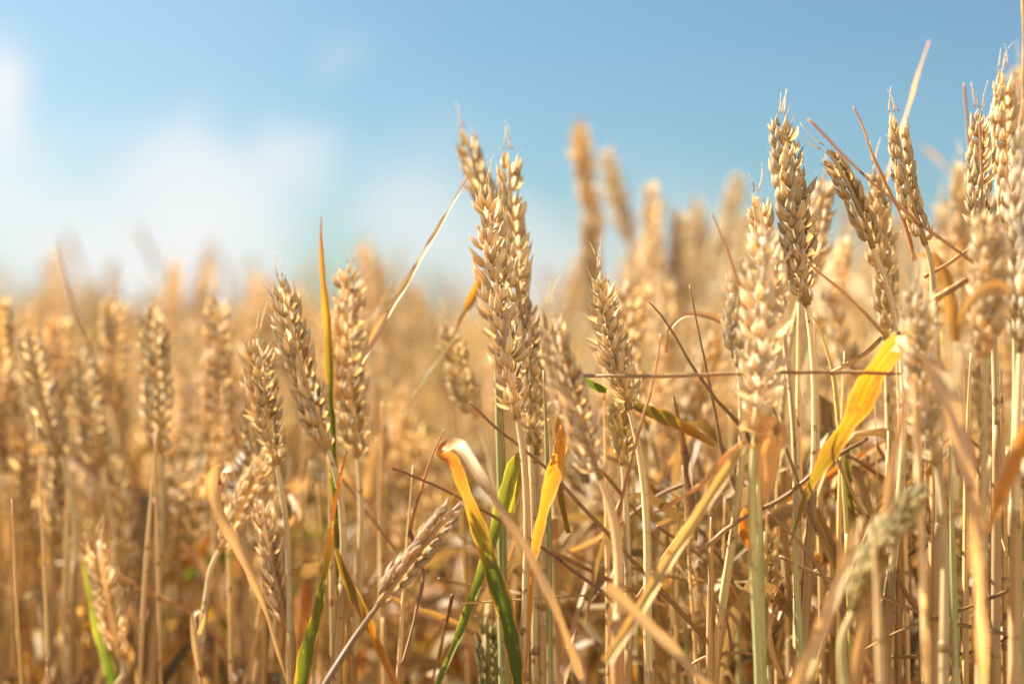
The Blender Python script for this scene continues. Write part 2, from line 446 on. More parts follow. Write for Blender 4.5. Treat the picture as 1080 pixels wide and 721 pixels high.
def ear_local(L, width=1.0, detail=2, flare=1.0, seed=0, spacing=0.0035, awn=1.0, plump=1.0):
    """Florets and rachis of one ear standing along +z from 0 to L: ranks on +-x. Returns verts, faces, st and the places the top awns grow from."""
    g = np.random.default_rng(seed)
    lem, glu = TPL[detail]
    gs = float(np.clip((L / 0.09) ** 0.5, 0.66, 1.04))       # short ears carry small grains
    n = max(9, int(round(L * 0.93 / (spacing * gs))))
    parts = []
    awns = []

    def put(tpl, base, d, out, ln, wd, rv):
        d = unit(d)
        out = unit(out - d * np.dot(out, d))
        side = np.cross(out, d)
        Mx = np.stack([side * ln * wd, out * ln * wd, d * ln], 0)
        v = tpl[0] @ Mx + base
        s = tpl[2].copy()
        s[:, 2] = rv
        parts.append((v, tpl[1], s))
        return base + d * ln

    X, Y, Z = np.eye(3)
    for k in range(n):
        f = k / (n - 1)
        s = 1 if k % 2 == 0 else -1
        zz = 0.002 + f * (L - 0.0125)
        size = (0.62 + 0.38 * min(1, f / 0.16)) * (1.0 - 0.30 * max(0, (f - 0.6) / 0.4) ** 1.5) * g.uniform(0.88, 1.10) * 0.90 * gs
        if g.random() < .08:
            size *= g.uniform(.6, .8)
        gape = 1.0 + (g.random() < .14) * g.uniform(.2, .6)
        W = width * size / 0.9
        S = X * s
        last = k == n - 1
        if last:
            S = X * 0.0001 + Y * 0.3
        fl = flare * gape * g.uniform(0.75, 1.2)
        b0 = np.array([s * 0.0011 + 0.0006 * math.sin(zz * 130 + seed), 0.0006 * math.cos(zz * 110 + seed), zz])
        j = lambda a=4: math.radians(g.normal(0, a))
        if glu is not None:
            for q in (-1, 1):
                a, b = R(13) * fl + j(5), q * R(23) * fl + j(7)
                d = Z * math.cos(a) * math.cos(b) + S * math.sin(a) + Y * math.sin(b)
                put(glu, b0 + S * 0.0007 + Y * q * 0.0013 * W - Z * 0.0006, d, S * 0.55 + Y * q * 0.9, 0.0086 * size * g.uniform(.9, 1.12), 1.0 * width, g.random())
        for q in (-1, 1):
            a, b = R(18) * fl + j(5), q * R(14) * fl + j(6)
            d = Z * math.cos(a) * math.cos(b) + S * math.sin(a) + Y * math.sin(b)
            tip = put(lem, b0 + S * 0.0010 + Y * q * 0.0008 * W + Z * 0.0008, d, S * 0.8 + Y * q * 0.55, 0.0093 * size * g.uniform(.9, 1.1), plump * width, g.random())
            if f > 0.72 and g.random() < 0.55:
                awns.append((tip, d))
        a = R(20) * fl + j(6)
        d = Z * math.cos(a) + S * math.sin(a) + Y * math.sin(j(6))
        put(lem, b0 + S * 0.0014 + Z * 0.0026, d, S, 0.0080 * size, 0.98 * plump * width, g.random())
    rp = np.stack([np.zeros(12), np.zeros(12), np.linspace(0, L * 0.9, 12)], -1)
    parts.append(tube(rp, np.linspace(0.0013, 0.0007, 12), 6))
    # the fine beaks that stick out of the upper spikelets
    g.shuffle(awns)
    keep = []
    for i, (tip, d) in enumerate(awns[:10]):
        ln = g.uniform(0.002, 0.007) * awn
        dd = unit(d * 0.8 + Z * 0.35 + g.normal(0, 0.12, 3))
        c = np.stack([tip - d * 0.001, tip + dd * ln * 0.5, tip + dd * ln + g.normal(0, 0.08, 3) * ln])
        keep.append((catmull(c, 5), np.linspace(0.00022, 0.00005, 5)))
        parts.append(tube(keep[-1][0], keep[-1][1], 4, 0.8))
    return merge(parts)


class Curve:
    """A bent axis with a frame: maps ear-local points onto it."""

    def __init__(self, base, tip, mid=None, roll=0.0):
        b, t = np.asarray(base, float), np.asarray(tip, float)
        m = (b + t) / 2 if mid is None else np.asarray(mid, float)
        c = 2 * m - (b + t) / 2
        u = np.linspace(0, 1, 41)[:, None]
        self.p = (1 - u) ** 2 * b + 2 * u * (1 - u) * c + u**2 * t
        self.T = unit(np.gradient(self.p, axis=0))
        seg = np.linalg.norm(np.diff(self.p, axis=0), axis=1)
        self.s = np.concatenate([[0], np.cumsum(seg)])
        self.L = self.s[-1]
        Yw = np.array([0.0, 1.0, 0.0])
        A = np.cross(Yw, self.T)
        if np.linalg.norm(A[0]) < 0.05:
            A = np.cross(np.array([1.0, 0, 0]), self.T)
        A = unit(A)
        B = np.cross(self.T, A)
        cr, sr = math.cos(R(roll)), math.sin(R(roll))
        self.A = A * cr + B * sr
        self.B = -A * sr + B * cr

    def __call__(self, v):
        z = v[:, 2]
        zc = np.clip(z, 0, self.L)
        f = np.interp(zc, self.s, np.arange(41))
        i = np.clip(f.astype(int), 0, 39)
        w = (f - i)[:, None]
        at = lambda q: q[i] * (1 - w) + q[i + 1] * w
        T = at(self.T)
        return at(self.p) + at(self.A) * v[:, :1] + at(self.B) * v[:, 1:2] + T * (z - zc)[:, None]


GREEN_EAR = (0.36, 0.38, 0.24, 1)
PALE = (1.04, 1.05, 1.10, 1)
PINK = (1.0, 0.93, 0.89, 1)
GOLD = (1.0, 0.95, 0.86, 1)
WARM = (1.0, 0.92, 0.80, 1)
STALKS = []          # (root, pixel x, pixel y of the ear's middle, depth, is hand-placed)


def wheat_stalk(label, tip, base, D, mid=None, Dt=None, roll=40, foot=None, Df=None, via=None, width=1.0, flare=1.0, plump=1.0, fat=1.10, detail=2, tint=(1, 1, 1, 1), stem='straw', stem_w=1.0,
                group='wheat stalks in the field', awns=2, leaves=(), spacing=None, stem_tint=(1, 1, 1, 1)):
    """One wheat stalk: an Empty on the soil that parents stem (> node), ear (> awn) and leaf parts. Pixels tip/base/mid place the ear at depth D (tip at Dt)."""
    Dt = D if Dt is None else Dt
    Df = D if Df is None else Df
    pb, pt = P(*base, D), P(*tip, Dt)
    pm = None if mid is None else P(*mid, (D + Dt) / 2)
    foot = (base[0] + (base[0] - tip[0]) * 0.15, 740) if foot is None else foot
    pf = P(*foot, Df)
    T0 = unit((pb - (pt if pm is None else pm)))
    gx = pf + (pf - pb) * np.array([0.7, 0.7, 0])
    ground = np.array([gx[0], gx[1], 0.0])
    root = bpy.data.objects.new('wheat_stalk', None)
    root.empty_display_size = 0.03
    root.location = ground
    col.objects.link(root)
    tag(root, label, 'wheat stalk', group)
    # stem
    c = [pb - T0 * 0.002, pb + T0 * 0.008]
    for v in (via or []):
        c.append(P(v[0], v[1], v[2] if len(v) > 2 else D))
    c += [pf, pf * 0.45 + ground * 0.55, ground]
    sp = catmull(np.array(c), 60)
    n = len(sp)
    u = np.linspace(0, 1, n)
    rad = stem_w * (0.00095 + 0.00085 * np.clip(u / 0.22, 0, 1))
    un = random.uniform(0.2, 0.34)
    v, f, s = tube(sp, rad, 8)
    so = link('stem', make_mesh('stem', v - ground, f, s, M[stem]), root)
    so.color = stem_tint
    if random.random() < .75:
        k1 = random.randint(9, 16)
        shp = sp[k1:k1 + 14]
        hv, hf, hs = tube(shp, np.interp(u[k1:k1 + 14], u, rad) + np.interp(np.linspace(0, 1, 14), [0, .12, 1], [.00002, .00034, .00026]) * stem_w, 9)
        ho = link('sheath', make_mesh('sheath', hv - ground, hf, hs, M['leaf_tan' if stem == 'straw' else stem]), so)
        ho.color = (.92 * stem_tint[0], .84 * stem_tint[1], .74 * stem_tint[2], 1)
    # a node: the short swollen knuckle where the sheath begins
    k = int(un * (n - 1))
    kd = unit(sp[k + 1] - sp[k])
    nv, nf, ns = tube(catmull(np.stack([sp[k] - kd * .002, sp[k] + kd * .002]), 7), stem_w * (0.00178 + 0.0004 * np.sin(np.linspace(0, np.pi, 7))), 8)
    no = link('node', make_mesh('node', nv - ground, nf, ns, M[stem]), so)
    no.color = (.72, .62, .52, 1)
    # ear
    cv = Curve(pb, pt, pm, roll)
    ev, ef, es = ear_local(cv.L, width, detail, flare, seed=int(rng.integers(1e9)), spacing=spacing or random.uniform(.0032, .0037), plump=plump)
    ev = ev * np.array([fat, fat, 1.0])
    eo = link('ear', make_mesh('ear', cv(ev) - ground, ef, es, M['husk']), root)
    eo.color = tint
    if awns and detail == 2:
        for q in range(awns):
            s0 = np.array([[(q - awns / 2 + .5) * 0.0022, 0, cv.L - 0.003]])
            p0 = cv(s0)[0]
            d = unit(cv.T[-1] + cv.A[-1] * random.uniform(-.45, .45) + cv.B[-1] * random.uniform(-.3, .3))
            ln = random.uniform(0.007, 0.014)
            pts = catmull(np.array([p0, p0 + d * ln * .5, p0 + d * ln + cv.A[-1] * random.uniform(-.25, .25) * ln]), 7)
            av, af, as_ = tube(pts, np.linspace(0.00032, 0.00006, 7), 5, 0.9)
            ao = link('awn', make_mesh('awn', av - ground, af, as_, M['husk']), eo)
            ao.color = PALE
    for lf in leaves:
        add_leaf(root, ground, **lf)
    STALKS.append((root, (tip[0] + base[0]) / 2, (tip[1] + base[1]) / 2, D, True))
    return root


def px_ctrl(pts, D):
    """Rows (px, py, width px, facing, [depth]) to metres."""
    out = []
    for p in pts:
        d = p[4] if len(p) > 4 else D
        out.append([*P(p[0], p[1], d), p[2] * d / FPX, p[3]])
    return np.array(out)


def add_leaf(root, ground, pts, D, mat, label=None, tint=(1, 1, 1, 1), **kw):
    v, f, s = leaf_blade(px_ctrl(pts, D), **kw)
    o = link('leaf', make_mesh('leaf', v - ground, f, s, M[mat]), root)
    o.color = tint
    if label:
        o['label'] = label
    return o


def blade(label, pts, D, mat, name='grass_blade', cat='grass blade', rooted=True, tint=(1, 1, 1, 1), group='leaf blades among the wheat', **kw):
    """A leaf blade that stands by itself; a rooted one runs on down to the soil."""
    c = px_ctrl(pts, D)
    if rooted:
        a, b = c[0], c[1]
        d = (a[:3] - b[:3]) * np.array([1, 1, 0])
        d = d / max(1.0, np.linalg.norm(d) / 0.05)
        g = np.array([a[0] + d[0] * 1.5, a[1] + d[1] * 1.5, 0.0])
        lowp = a[:3] * 0.5 + g * 0.5 + d * 0.3
        w = a[3] * 0.9
        c = np.vstack([[*g, w * .8, a[4]], [*lowp, w, a[4]], c])
        v, f, s = leaf_blade(c, n=kw.pop('n', 72), **kw)
        # colour runs along the part in the air
        ln = np.linalg.norm(np.diff(c[:, :3], axis=0), axis=1)
        under = ln[:2].sum() / ln.sum()
        s[:, 1] = np.clip((s[:, 1] - under) / (1 - under), 0, 1)
    else:
        g = np.array([c[0][0], c[0][1], c[0][2]])
        v, f, s = leaf_blade(c, **kw)
    o = link(name, make_mesh(name, v - g, f, s, M[mat]))
    o.location = g
    o.color = tint
    tag(o, label, cat, group)
    return o


def straw(label, pts, D, mat='leaf_brown', r=1.2, r2=None, name='broken_straw', cat='straw', tint=(1, 1, 1, 1), group='loose straws caught in the wheat'):
    """A round dry straw lying across the stalks: rows (px, py[, depth]), radius in mm from r to r2."""
    c = np.array([P(p[0], p[1], p[2] if len(p) > 2 else D) for p in pts])
    sp = catmull(c, 30)
    jit = np.cumsum(rng.normal(0, 0.00014, sp.shape), axis=0)
    for _k in range(2):
        q = rng.integers(5, 25)
        jit[q:] += np.linspace(0, 1, 30 - q)[:, None] * rng.normal(0, .0022, 3)
    jit *= min(1.0, np.linalg.norm(c[-1] - c[0]) / 0.11) ** 1.5
    sp = sp + jit - np.linspace(0, 1, 30)[:, None] * jit[-1]
    v, f, s = tube(sp, np.linspace(r, r if r2 is None else r2, 30) / 1000 * (1 + 0.10 * np.sin(np.linspace(0, 17, 30))), 7)
    g = c.mean(0)
    o = link(name, make_mesh(name, v - g, f, s, M[mat]))
    o.location = g
    o.color = tint
    tag(o, label, cat, group)
    return o


# ------------------------------------------------------------------ ground and the field beyond
def sheet(name, x0, x1, y0, y1, nx, ny, zf, mat):
    xs, ys = np.linspace(x0, x1, nx), np.linspace(y0, y1, ny)
    gx, gy = np.meshgrid(xs, ys, indexing='xy')
    v = np.stack([gx, gy, zf(gx, gy)], -1).reshape(-1, 3)
    o = link(name, make_mesh(name, v, grid_faces(ny, nx, False), np.zeros_like(v), mat))
    return o


gr = sheet('ground', -1500, 1500, -1500, 1500, 61, 61, lambda x, y: np.zeros_like(x), M['soil'])
gr['kind'] = 'structure'


def smooth(a, b, x):
    t = np.clip((x - a) / (b - a), 0, 1)
    return t * t * (3 - 2 * t)


def canopy(x, y):
    """Height of the crop's top over the soil: a little taller on the +x side near the camera."""
    near = 1 - smooth(2.5, 9, y)
    return CZ + 0.047 + 0.085 * smooth(0.0, 0.22, x / np.maximum(y, 0.3)) * near + 0.012 * np.sin(x * 5.1 + y * 2.2) + 0.012 * np.sin(y * 3.7 - x * 2.9)


# far crop: from eleven metres out to the horizon it reads as one surface of ears
fx = np.sign(np.linspace(-1, 1, 121)) * np.abs(np.linspace(-1, 1, 121)) ** 2.2
fy = np.linspace(0, 1, 90) ** 3
gx, gy = np.meshgrid(fx, fy, indexing='xy')
yy = 9.0 + gy * 700
xx = gx * (12 + yy * 0.9)
zz = CZ - 0.01 + 0.02 * rng.random(xx.shape) + 0.03 * np.sin(xx * 2.3 + yy) * np.exp(-yy / 40)
zz[0] = 0.0
v = np.stack([xx, yy, zz], -1).reshape(-1, 3)
ff = link('far_field', make_mesh('far_field', v, grid_faces(90, 121, False), np.zeros_like(v), M['canopy']))
ff['kind'] = 'stuff'
tag(ff, 'far wheat field running out to the horizon in the haze of the blur', 'wheat field')


def spindle(L, g):
    rings, segs = 14, 6
    t = np.linspace(0, 1, rings)
    r = 0.0068 * (np.sin(np.pi * np.clip(t * 0.9 + 0.07, 0, 1)) ** 0.5) * (1 + 0.25 * (np.arange(rings) % 2) - 0.12)
    r[-1] = 0.0006
    return tube(np.stack([np.zeros(rings), np.zeros(rings), t * L], -1), r, segs, g.random())


def mass_of_wheat():
    g = np.random.default_rng(5)
    parts = []
    ears = [ear_local(0.075, 1.05, 0, 1.0, seed=100 + i, spacing=0.0062) for i in range(4)]
    bands = [(1.55, 2.5, 360, 2), (2.5, 4.2, 230, 1), (4.2, 6.5, 95, 0), (6.5, 9.8, 70, 0)]
    spots = []
    for y0, y1, dens, lod in bands:
        area = 0.5 * (y1**2 - y0**2) * 0.98
        for _ in range(int(area * dens)):
            y = math.sqrt(g.uniform(y0**2, y1**2))
            spots.append((g.uniform(-0.49, 0.49) * y, y, lod))
    # the same crop goes on to both sides of the rows one can pick out
    for _ in range(850):
        y = g.uniform(0.5, 1.75)
        x = (0.385 * y + 0.05 + abs(g.normal(0, 0.24))) * (-1 if g.random() < .68 else 1)
        spots.append((x, y, 2))
    for x, y, lod in spots:
        if True:
            h = float(canopy(np.array(x), np.array(y))) + min(0.065, g.normal(-0.016, 0.042)) + 0.02 * math.sin(x * 2.1 + 1.0) * math.sin(y * 1.3)
            L = g.uniform(0.06, 0.088)
            lean = g.normal(0, 0.22, 2)
            tip = np.array([x + lean[0] * 0.06, y + lean[1] * 0.06, h])
            base = tip - unit(np.array([lean[0], lean[1], 1.0])) * L
            cv = Curve(base, tip, (base + tip) / 2 + g.normal(0, 0.003, 3), g.uniform(0, 180))
            if lod == 2:
                e = ears[g.integers(4)]
                parts.append((cv(e[0] * np.array([1, 1, L / 0.075])), e[1], e[2] * np.array([1, 1, 0.6]) + np.array([0, 0, g.random() * 0.4])))
            else:
                e = spindle(cv.L, g)
                parts.append((cv(e[0]), e[1], e[2]))
            foot = np.array([x + g.normal(0, 0.03), y + g.normal(0, 0.03), 0.0])
            ns = 6 if lod else 4
            parts.append(tube(catmull(np.stack([base, base * .6 + foot * .4 + np.array([0, 0, -0.02]), foot]), ns), np.linspace(0.0011, 0.0018, ns), 4 if lod else 3, g.random()))
            for _q in range(3 if lod else 1):
                s = base + (foot - base) * g.uniform(0.12, 0.5)
                a = g.uniform(0, 6.28)
                d = np.array([math.cos(a), math.sin(a), 0]) * g.uniform(0.04, 0.12)
                c = np.array([[*s, 0.006, 20], [*(s + d * .5 + [0, 0, g.uniform(0.0, 0.05)]), 0.007, g.uniform(0, 90)], [*(s + d + [0, 0, g.uniform(-0.1, 0.02)]), 0.001, g.uniform(0, 90)]])
                parts.append(leaf_blade(c, 6, 3))
    v, f, s = merge(parts)
    o = link('standing_wheat', make_mesh('standing_wheat', v, f, s, M['mass']))
    o['kind'] = 'stuff'
    tag(o, 'blurred mass of golden wheat standing beyond the first rows', 'wheat')


mass_of_wheat()


def undergrowth():
    """Dead leaves hanging thick between the lower stems of the first rows."""
    g = np.random.default_rng(8)
    parts = []
    for i in range(1750):
        y = math.sqrt(g.uniform(0.66**2, 1.6**2)) if i < 1500 else g.uniform(.6, .95)
        x = (g.uniform(-0.42, 0.42) if i < 1500 else g.uniform(.02, .42)) * y
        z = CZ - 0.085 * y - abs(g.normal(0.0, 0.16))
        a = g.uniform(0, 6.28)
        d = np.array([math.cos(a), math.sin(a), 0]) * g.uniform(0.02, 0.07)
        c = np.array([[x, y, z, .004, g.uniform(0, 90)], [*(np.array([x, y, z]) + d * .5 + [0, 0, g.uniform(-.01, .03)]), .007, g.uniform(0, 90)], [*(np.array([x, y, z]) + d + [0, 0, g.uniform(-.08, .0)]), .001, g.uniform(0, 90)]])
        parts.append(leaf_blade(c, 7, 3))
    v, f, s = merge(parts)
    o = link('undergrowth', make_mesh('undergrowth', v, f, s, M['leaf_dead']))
    o['kind'] = 'stuff'
    tag(o, 'tangle of dead brown leaves hanging low between the stems', 'dead leaves')


undergrowth()

# ------------------------------------------------------------------ the stalks one can pick out
W = wheat_stalk
G_MID = 'wheat stalks with a clear ear'
# centre
W('tall wheat stalk in sharp focus whose ear overlaps two more ears against the sky', (513, 186), (546, 442), 0.55, mid=(524, 310), roll=62, foot=(553, 721), width=1.04, fat=1.17, tint=(0.92, .87, .82, 1), flare=1.1)
W('tall upright wheat stalk just behind the sharp central ear, long bristle on its tip', (536, 150), (551, 345), 0.60, mid=(541, 250), roll=25, foot=(566, 721), tint=GOLD, awns=3)
W('wheat stalk whose ear leans towards the upper left behind the central pair', (487, 128), (541, 285), 0.645, mid=(508, 198), roll=20, foot=(590, 721), Df=.66, tint=GOLD)
W('shorter wheat stalk hidden behind the right side of the central ear', (556, 305), (566, 480), 0.60, roll=60, foot=(574, 721), tint=(0.95, .88, .8, 1))
W('small wheat ear standing alone with the yellow leaf beside it, near the central ear', (471, 328), (503, 440), 0.655, fat=1.25, mid=(480, 380), roll=35, foot=(512, 721), tint=GOLD, width=1.05)
W('close wheat stalk with pinkish ear leaning left and a thick pink stem', (577, 314), (634, 505), 0.505, mid=(596, 400), roll=30, foot=(652, 721), Df=.50, tint=PINK, stem_w=1.25, stem_tint=(1.0, .84, .74, 1))
W('sharp wheat stalk with spread husks and two thin beaks over the horizontal straw', (631, 276), (664, 432), 0.555, fat=1.25, mid=(643, 350), roll=70, foot=(684, 721), tint=(1, .95, .86, 1), flare=1.25, awns=3)
W('wheat stalk whose ear hangs just under the horizontal straw, below a sharp ear', (650, 405), (657, 490), 0.59, roll=40, foot=(662, 721), tint=(.92, .88, .66, 1))
# right of centre
W('pale pinkish wheat stalk with fat shaggy ear beside the two tall ears', (803, 228), (797, 452), 0.505, mid=(806, 340), roll=55, foot=(801, 721), Df=.52, width=1.12, fat=1.3, flare=1.3, tint=PALE, awns=2, stem='green_stem')
W('wheat stalk whose tip pokes up behind the pale shaggy ear', (796, 194), (822, 330), 0.575, mid=(808, 255), roll=20, foot=(842, 721), tint=GOLD)
W('small blurred pale ear tucked against the shaggy ear', (771, 300), (779, 386), 0.53, roll=70, foot=(752, 721), Df=.56, tint=PALE)
W('tall golden wheat stalk with broad ear and three pale bristles on top', (824, 112), (851, 322), 0.575, mid=(836, 215), roll=50, foot=(846, 721), width=1.12, fat=1.3, tint=GOLD, awns=3, flare=.85, plump=1.15)
W('wheat stalk leaning right, tucked behind the broad golden ear', (872, 176), (843, 318), 0.63, mid=(862, 245), roll=30, foot=(834, 721), tint=GOLD)
W('wheat stalk with drooping tip bent towards the left under the long brown straw', (860, 152), (921, 262), 0.565, mid=(888, 182), roll=15, foot=(934, 721), tint=WARM, flare=.75, plump=1.25)
W('upright wheat stalk standing behind the bent ear and the long brown straw', (921, 165), (934, 358), 0.60, mid=(930, 260), roll=60, foot=(940, 721), tint=GOLD, width=1.05)
W('slim wheat stalk with neat two-row ear alone against the blue sky', (942, 110), (976, 258), 0.565, mid=(955, 185), roll=8, foot=(988, 721), via=[(985, 320)], tint=GOLD, awns=3, flare=.68, plump=1.2, fat=1.06)
W('wheat stalk whose ear has dark blemishes along its edge', (1033, 106), (1041, 262), 0.565, mid=(1034, 190), roll=35, foot=(1050, 721), tint=GOLD, awns=3, flare=.8, plump=1.25)
W('tallest wheat stalk with ear reaching nearly to the top of the photo', (1058, 64), (1066, 245), 0.585, mid=(1060, 160), roll=15, foot=(1064, 721), tint=GOLD, awns=3, flare=.75, plump=1.3)
W('blurred wheat stalk at the far edge behind the tallest ear', (1076, 58), (1078, 210), 0.70, roll=40, foot=(1080, 721), tint=GOLD)
W('close wheat stalk half cut off at the right edge of the photo', (1080, 120), (1076, 372), 0.50, mid=(1082, 245), roll=35, foot=(1070, 721), tint=PALE, width=1.1)
W('close blurred ear pale and bushy above the folded tan leaf', (966, 288), (988, 490), 0.495, mid=(972, 390), roll=65, foot=(996, 721), Df=.49, width=1.1, fat=1.35, flare=1.2, tint=PALE)
W('close blurred ear with broad round base beside the slim two-row ear', (1046, 210), (1040, 376), 0.485, mid=(1042, 300), roll=75, foot=(1035, 721), Df=.5, width=1.25, fat=1.3, flare=1.2, tint=WARM)
W('blurred leaning ear low behind the bent ear, tip to the right', (898, 238), (862, 352), 0.72, roll=30, foot=(846, 721), tint=GOLD)
W('blurred pale ear between the slim two-row ear and the blemished ear', (992, 205), (1002, 318), 0.80, roll=40, foot=(1006, 721), tint=GOLD)
W('blurred tall ear just left of the blemished ear', (1013, 160), (1012, 290), 0.72, roll=60, foot=(1014, 721), tint=GOLD)
# blurred tops against the sky, right of centre
G_BLUR = 'blurred ears against the sky'
for lab, tip, base, D, mid in [
    ('tallest blurred ear standing free against the blue sky', (610, 118), (630, 262), 0.92, (618, 190)),
    ('blurred ear leaning left beside the tallest blurred ear', (638, 150), (664, 258), 0.95, (650, 200)),
    ('blurred ear under the tallest blurred one, set lower', (622, 215), (628, 345), 0.90, (623, 280)),
    ('pale wide blurred ear with rounded top near the middle of the sky gap', (688, 186), (684, 318), 0.92, (688, 250)),
    ('darker blurred ear just right of the pale rounded one', (714, 212), (718, 335), 0.92, (716, 270)),
    ('blurred ear slanting up to the right against the sky', (782, 176), (752, 288), 0.98, (768, 228)),
    ('pale faint blurred ear between the darker ear and the slanting one', (736, 205), (741, 330), 1.15, (737, 270)),
    ('blurred ear crowded behind the shaggy ear, leaning right', (790, 218), (762, 330), 0.95, (778, 275)),
    ('blurred low ear in front of the pale rounded one', (700, 282), (706, 410), 0.80, (702, 345)),
    ('blurred ear filling the gap beside the curled brown arc leaf', (668, 245), (672, 365), 1.05, (670, 300)),
]:
    W(lab, tip, base, D, mid=mid, roll=random.uniform(10, 80), group=G_BLUR, fat=1.3, detail=1, awns=0, tint=GOLD if random.random() < .6 else (1, 1, 1, 1), width=1.1)
# left half
W('wheat stalk with leaning ear just left of the tall green and orange blade', (294, 284), (346, 474), 0.59, fat=1.25, mid=(315, 378), roll=40, foot=(356, 721), tint=(1, .93, .84, 1))
W('wheat stalk with frayed ear, second ear left of the green and orange blade', (272, 342), (292, 490), 0.595, fat=1.25, mid=(277, 415), roll=55, foot=(308, 721), tint=(1, .92, .8, 1), flare=1.15)
W('tall wheat stalk with sunlit edge just right of the green and orange blade', (369, 270), (377, 482), 0.625, fat=1.25, mid=(366, 380), roll=50, foot=(372, 721), tint=(1, .93, .82, 1), flare=1.2, width=1.1)
W('blurred ear behind the pale diagonal straw', (399, 352), (400, 452), 0.84, roll=40, foot=(405, 721), tint=GOLD)
W('wheat stalk whose short ear points down towards its own bare neck, low on the left', (274, 512), (304, 662), 0.60, mid=(284, 585), roll=35, foot=(306, 721), tint=PINK, width=.95, fat=1.05)
W('nodding wheat stalk whose ear lies slanted behind the curled tan leaf', (296, 462), (232, 580), 0.615, mid=(268, 508), roll=35, foot=(208, 721), via=[(218, 630)], tint=WARM)
W('close pinkish ear lying nearly flat low in the picture, on a dark stem', (497, 520), (399, 638), 0.53, mid=(448, 573), roll=12, foot=(335, 735), Df=.52, tint=(.74, .62, .54, 1), width=.95, flare=.75, plump=1.15, stem='straw', stem_tint=(.42, .34, .30, 1), stem_w=.85, awns=0)
W('dark green unripe ear low in the shade below the folded green leaf', (513, 640), (516, 745), 0.60, roll=15, foot=(517, 800), tint=GREEN_EAR, stem='green_stem', awns=0)
W('close blurred unripe green ear slanting low among dry stems', (985, 498), (900, 645), 0.47, mid=(938, 560), roll=30, foot=(892, 735), tint=(.66, .64, .42, 1), stem='green_stem', awns=0, flare=.9)
W('narrow ear standing in the shade under the hanging orange leaf', (806, 545), (811, 700), 0.60, roll=15, foot=(813, 760), tint=(.9, .82, .62, 1), width=.85, awns=0)
W('blurred ear low behind crossed brown straws, right of the pink stem', (742, 470), (736, 560), 0.70, roll=40, foot=(738, 721), tint=WARM)
W('blurred ear behind the sharp ear with two beaks, half hidden', (694, 375), (702, 490), 0.74, roll=50, foot=(708, 721), tint=WARM)
G_LEFT = 'softly blurred ears on the left'
for lab, tip, base, D, mid, roll, foot in [
    ('softly blurred dark-edged ear, third ear left of the green and orange blade', (164, 312), (170, 478), 0.78, (165, 395), 40, 160),
    ('softly blurred ear with bright left rim between dark-edged and frayed ears', (229, 302), (227, 460), 0.84, (229, 380), 60, 232),
    ('softly blurred ear behind and left of the dark-edged one, wide at the top', (122, 300), (124, 432), 0.92, (118, 365), 55, 118),
    ('blurred bent ear near the left edge with square tip', (28, 334), (64, 480), 0.80, (40, 405), 30, 74),
    ('blurred ear right behind the bent ear near the left edge', (60, 318), (72, 440), 0.98, (64, 380), 60, 80),
    ('blurred ear between the square-tipped ear and the wide ear, set low', (90, 355), (108, 492), 0.86, (94, 425), 45, 128),
    ('blurred ear cut off by the left edge of the photo', (-2, 298), (-4, 430), 0.88, (0, 365), 30, -2),
    ('dull blurred ear low at the left edge under the cut-off one', (8, 372), (18, 505), 0.92, (8, 440), 60, 14),
    ('dim ear low on the left, its zigzag base over a bright green leaf', (104, 556), (126, 694), 0.72, (112, 625), 20, 124),
    ('dim ear right under the square-tipped bent ear', (58, 445), (70, 570), 0.84, (60, 510), 40, 72),
    ('small faint ear top over the dark-edged ear', (184, 268), (178, 372), 1.25, (182, 320), 40, 176),
    ('faint slanting ear top over the bright-rimmed ear', (222, 262), (208, 370), 1.25, (214, 318), 40, 200),
    ('faint ear top far behind the leaning ear by the green and orange blade', (272, 282), (262, 392), 1.3, (268, 335), 40, 262),
    ('large soft ear top behind the tall sunlit-edged ear', (384, 252), (396, 366), 1.15, (388, 310), 40, 398),
    ('soft ear top right of the large soft one', (402, 270), (410, 380), 1.2, (405, 325), 70, 412),
    ('soft ear top behind the upper end of the pale diagonal straw', (438, 292), (432, 398), 1.3, (436, 345), 60, 430),
    ('pale ghost of an ear just left of the small lone ear', (452, 318), (458, 420), 1.45, (454, 370), 60, 458),
    ('faint thin ear top over the bent ear near the left edge', (60, 258), (64, 365), 1.35, (60, 310), 30, 66),
    ('dim ear behind the frayed ear, half covered', (246, 350), (252, 470), 0.98, (248, 410), 50, 254),
    ('dim ear in the gap between the dark-edged and bright-rimmed ears', (196, 330), (200, 455), 1.02, (196, 392), 50, 202),
]:
    D = .56 + (D - .56) * .5 if D < 1 else D
    W(lab, tip, base, D, mid=mid, roll=roll, foot=(foot, 721), group=G_LEFT, fat=1.36, detail=2 if D < .9 else 1, awns=2 if D < .9 else 0, tint=[GOLD, WARM, (1, .95, .88, 1)][random.randrange(3)])

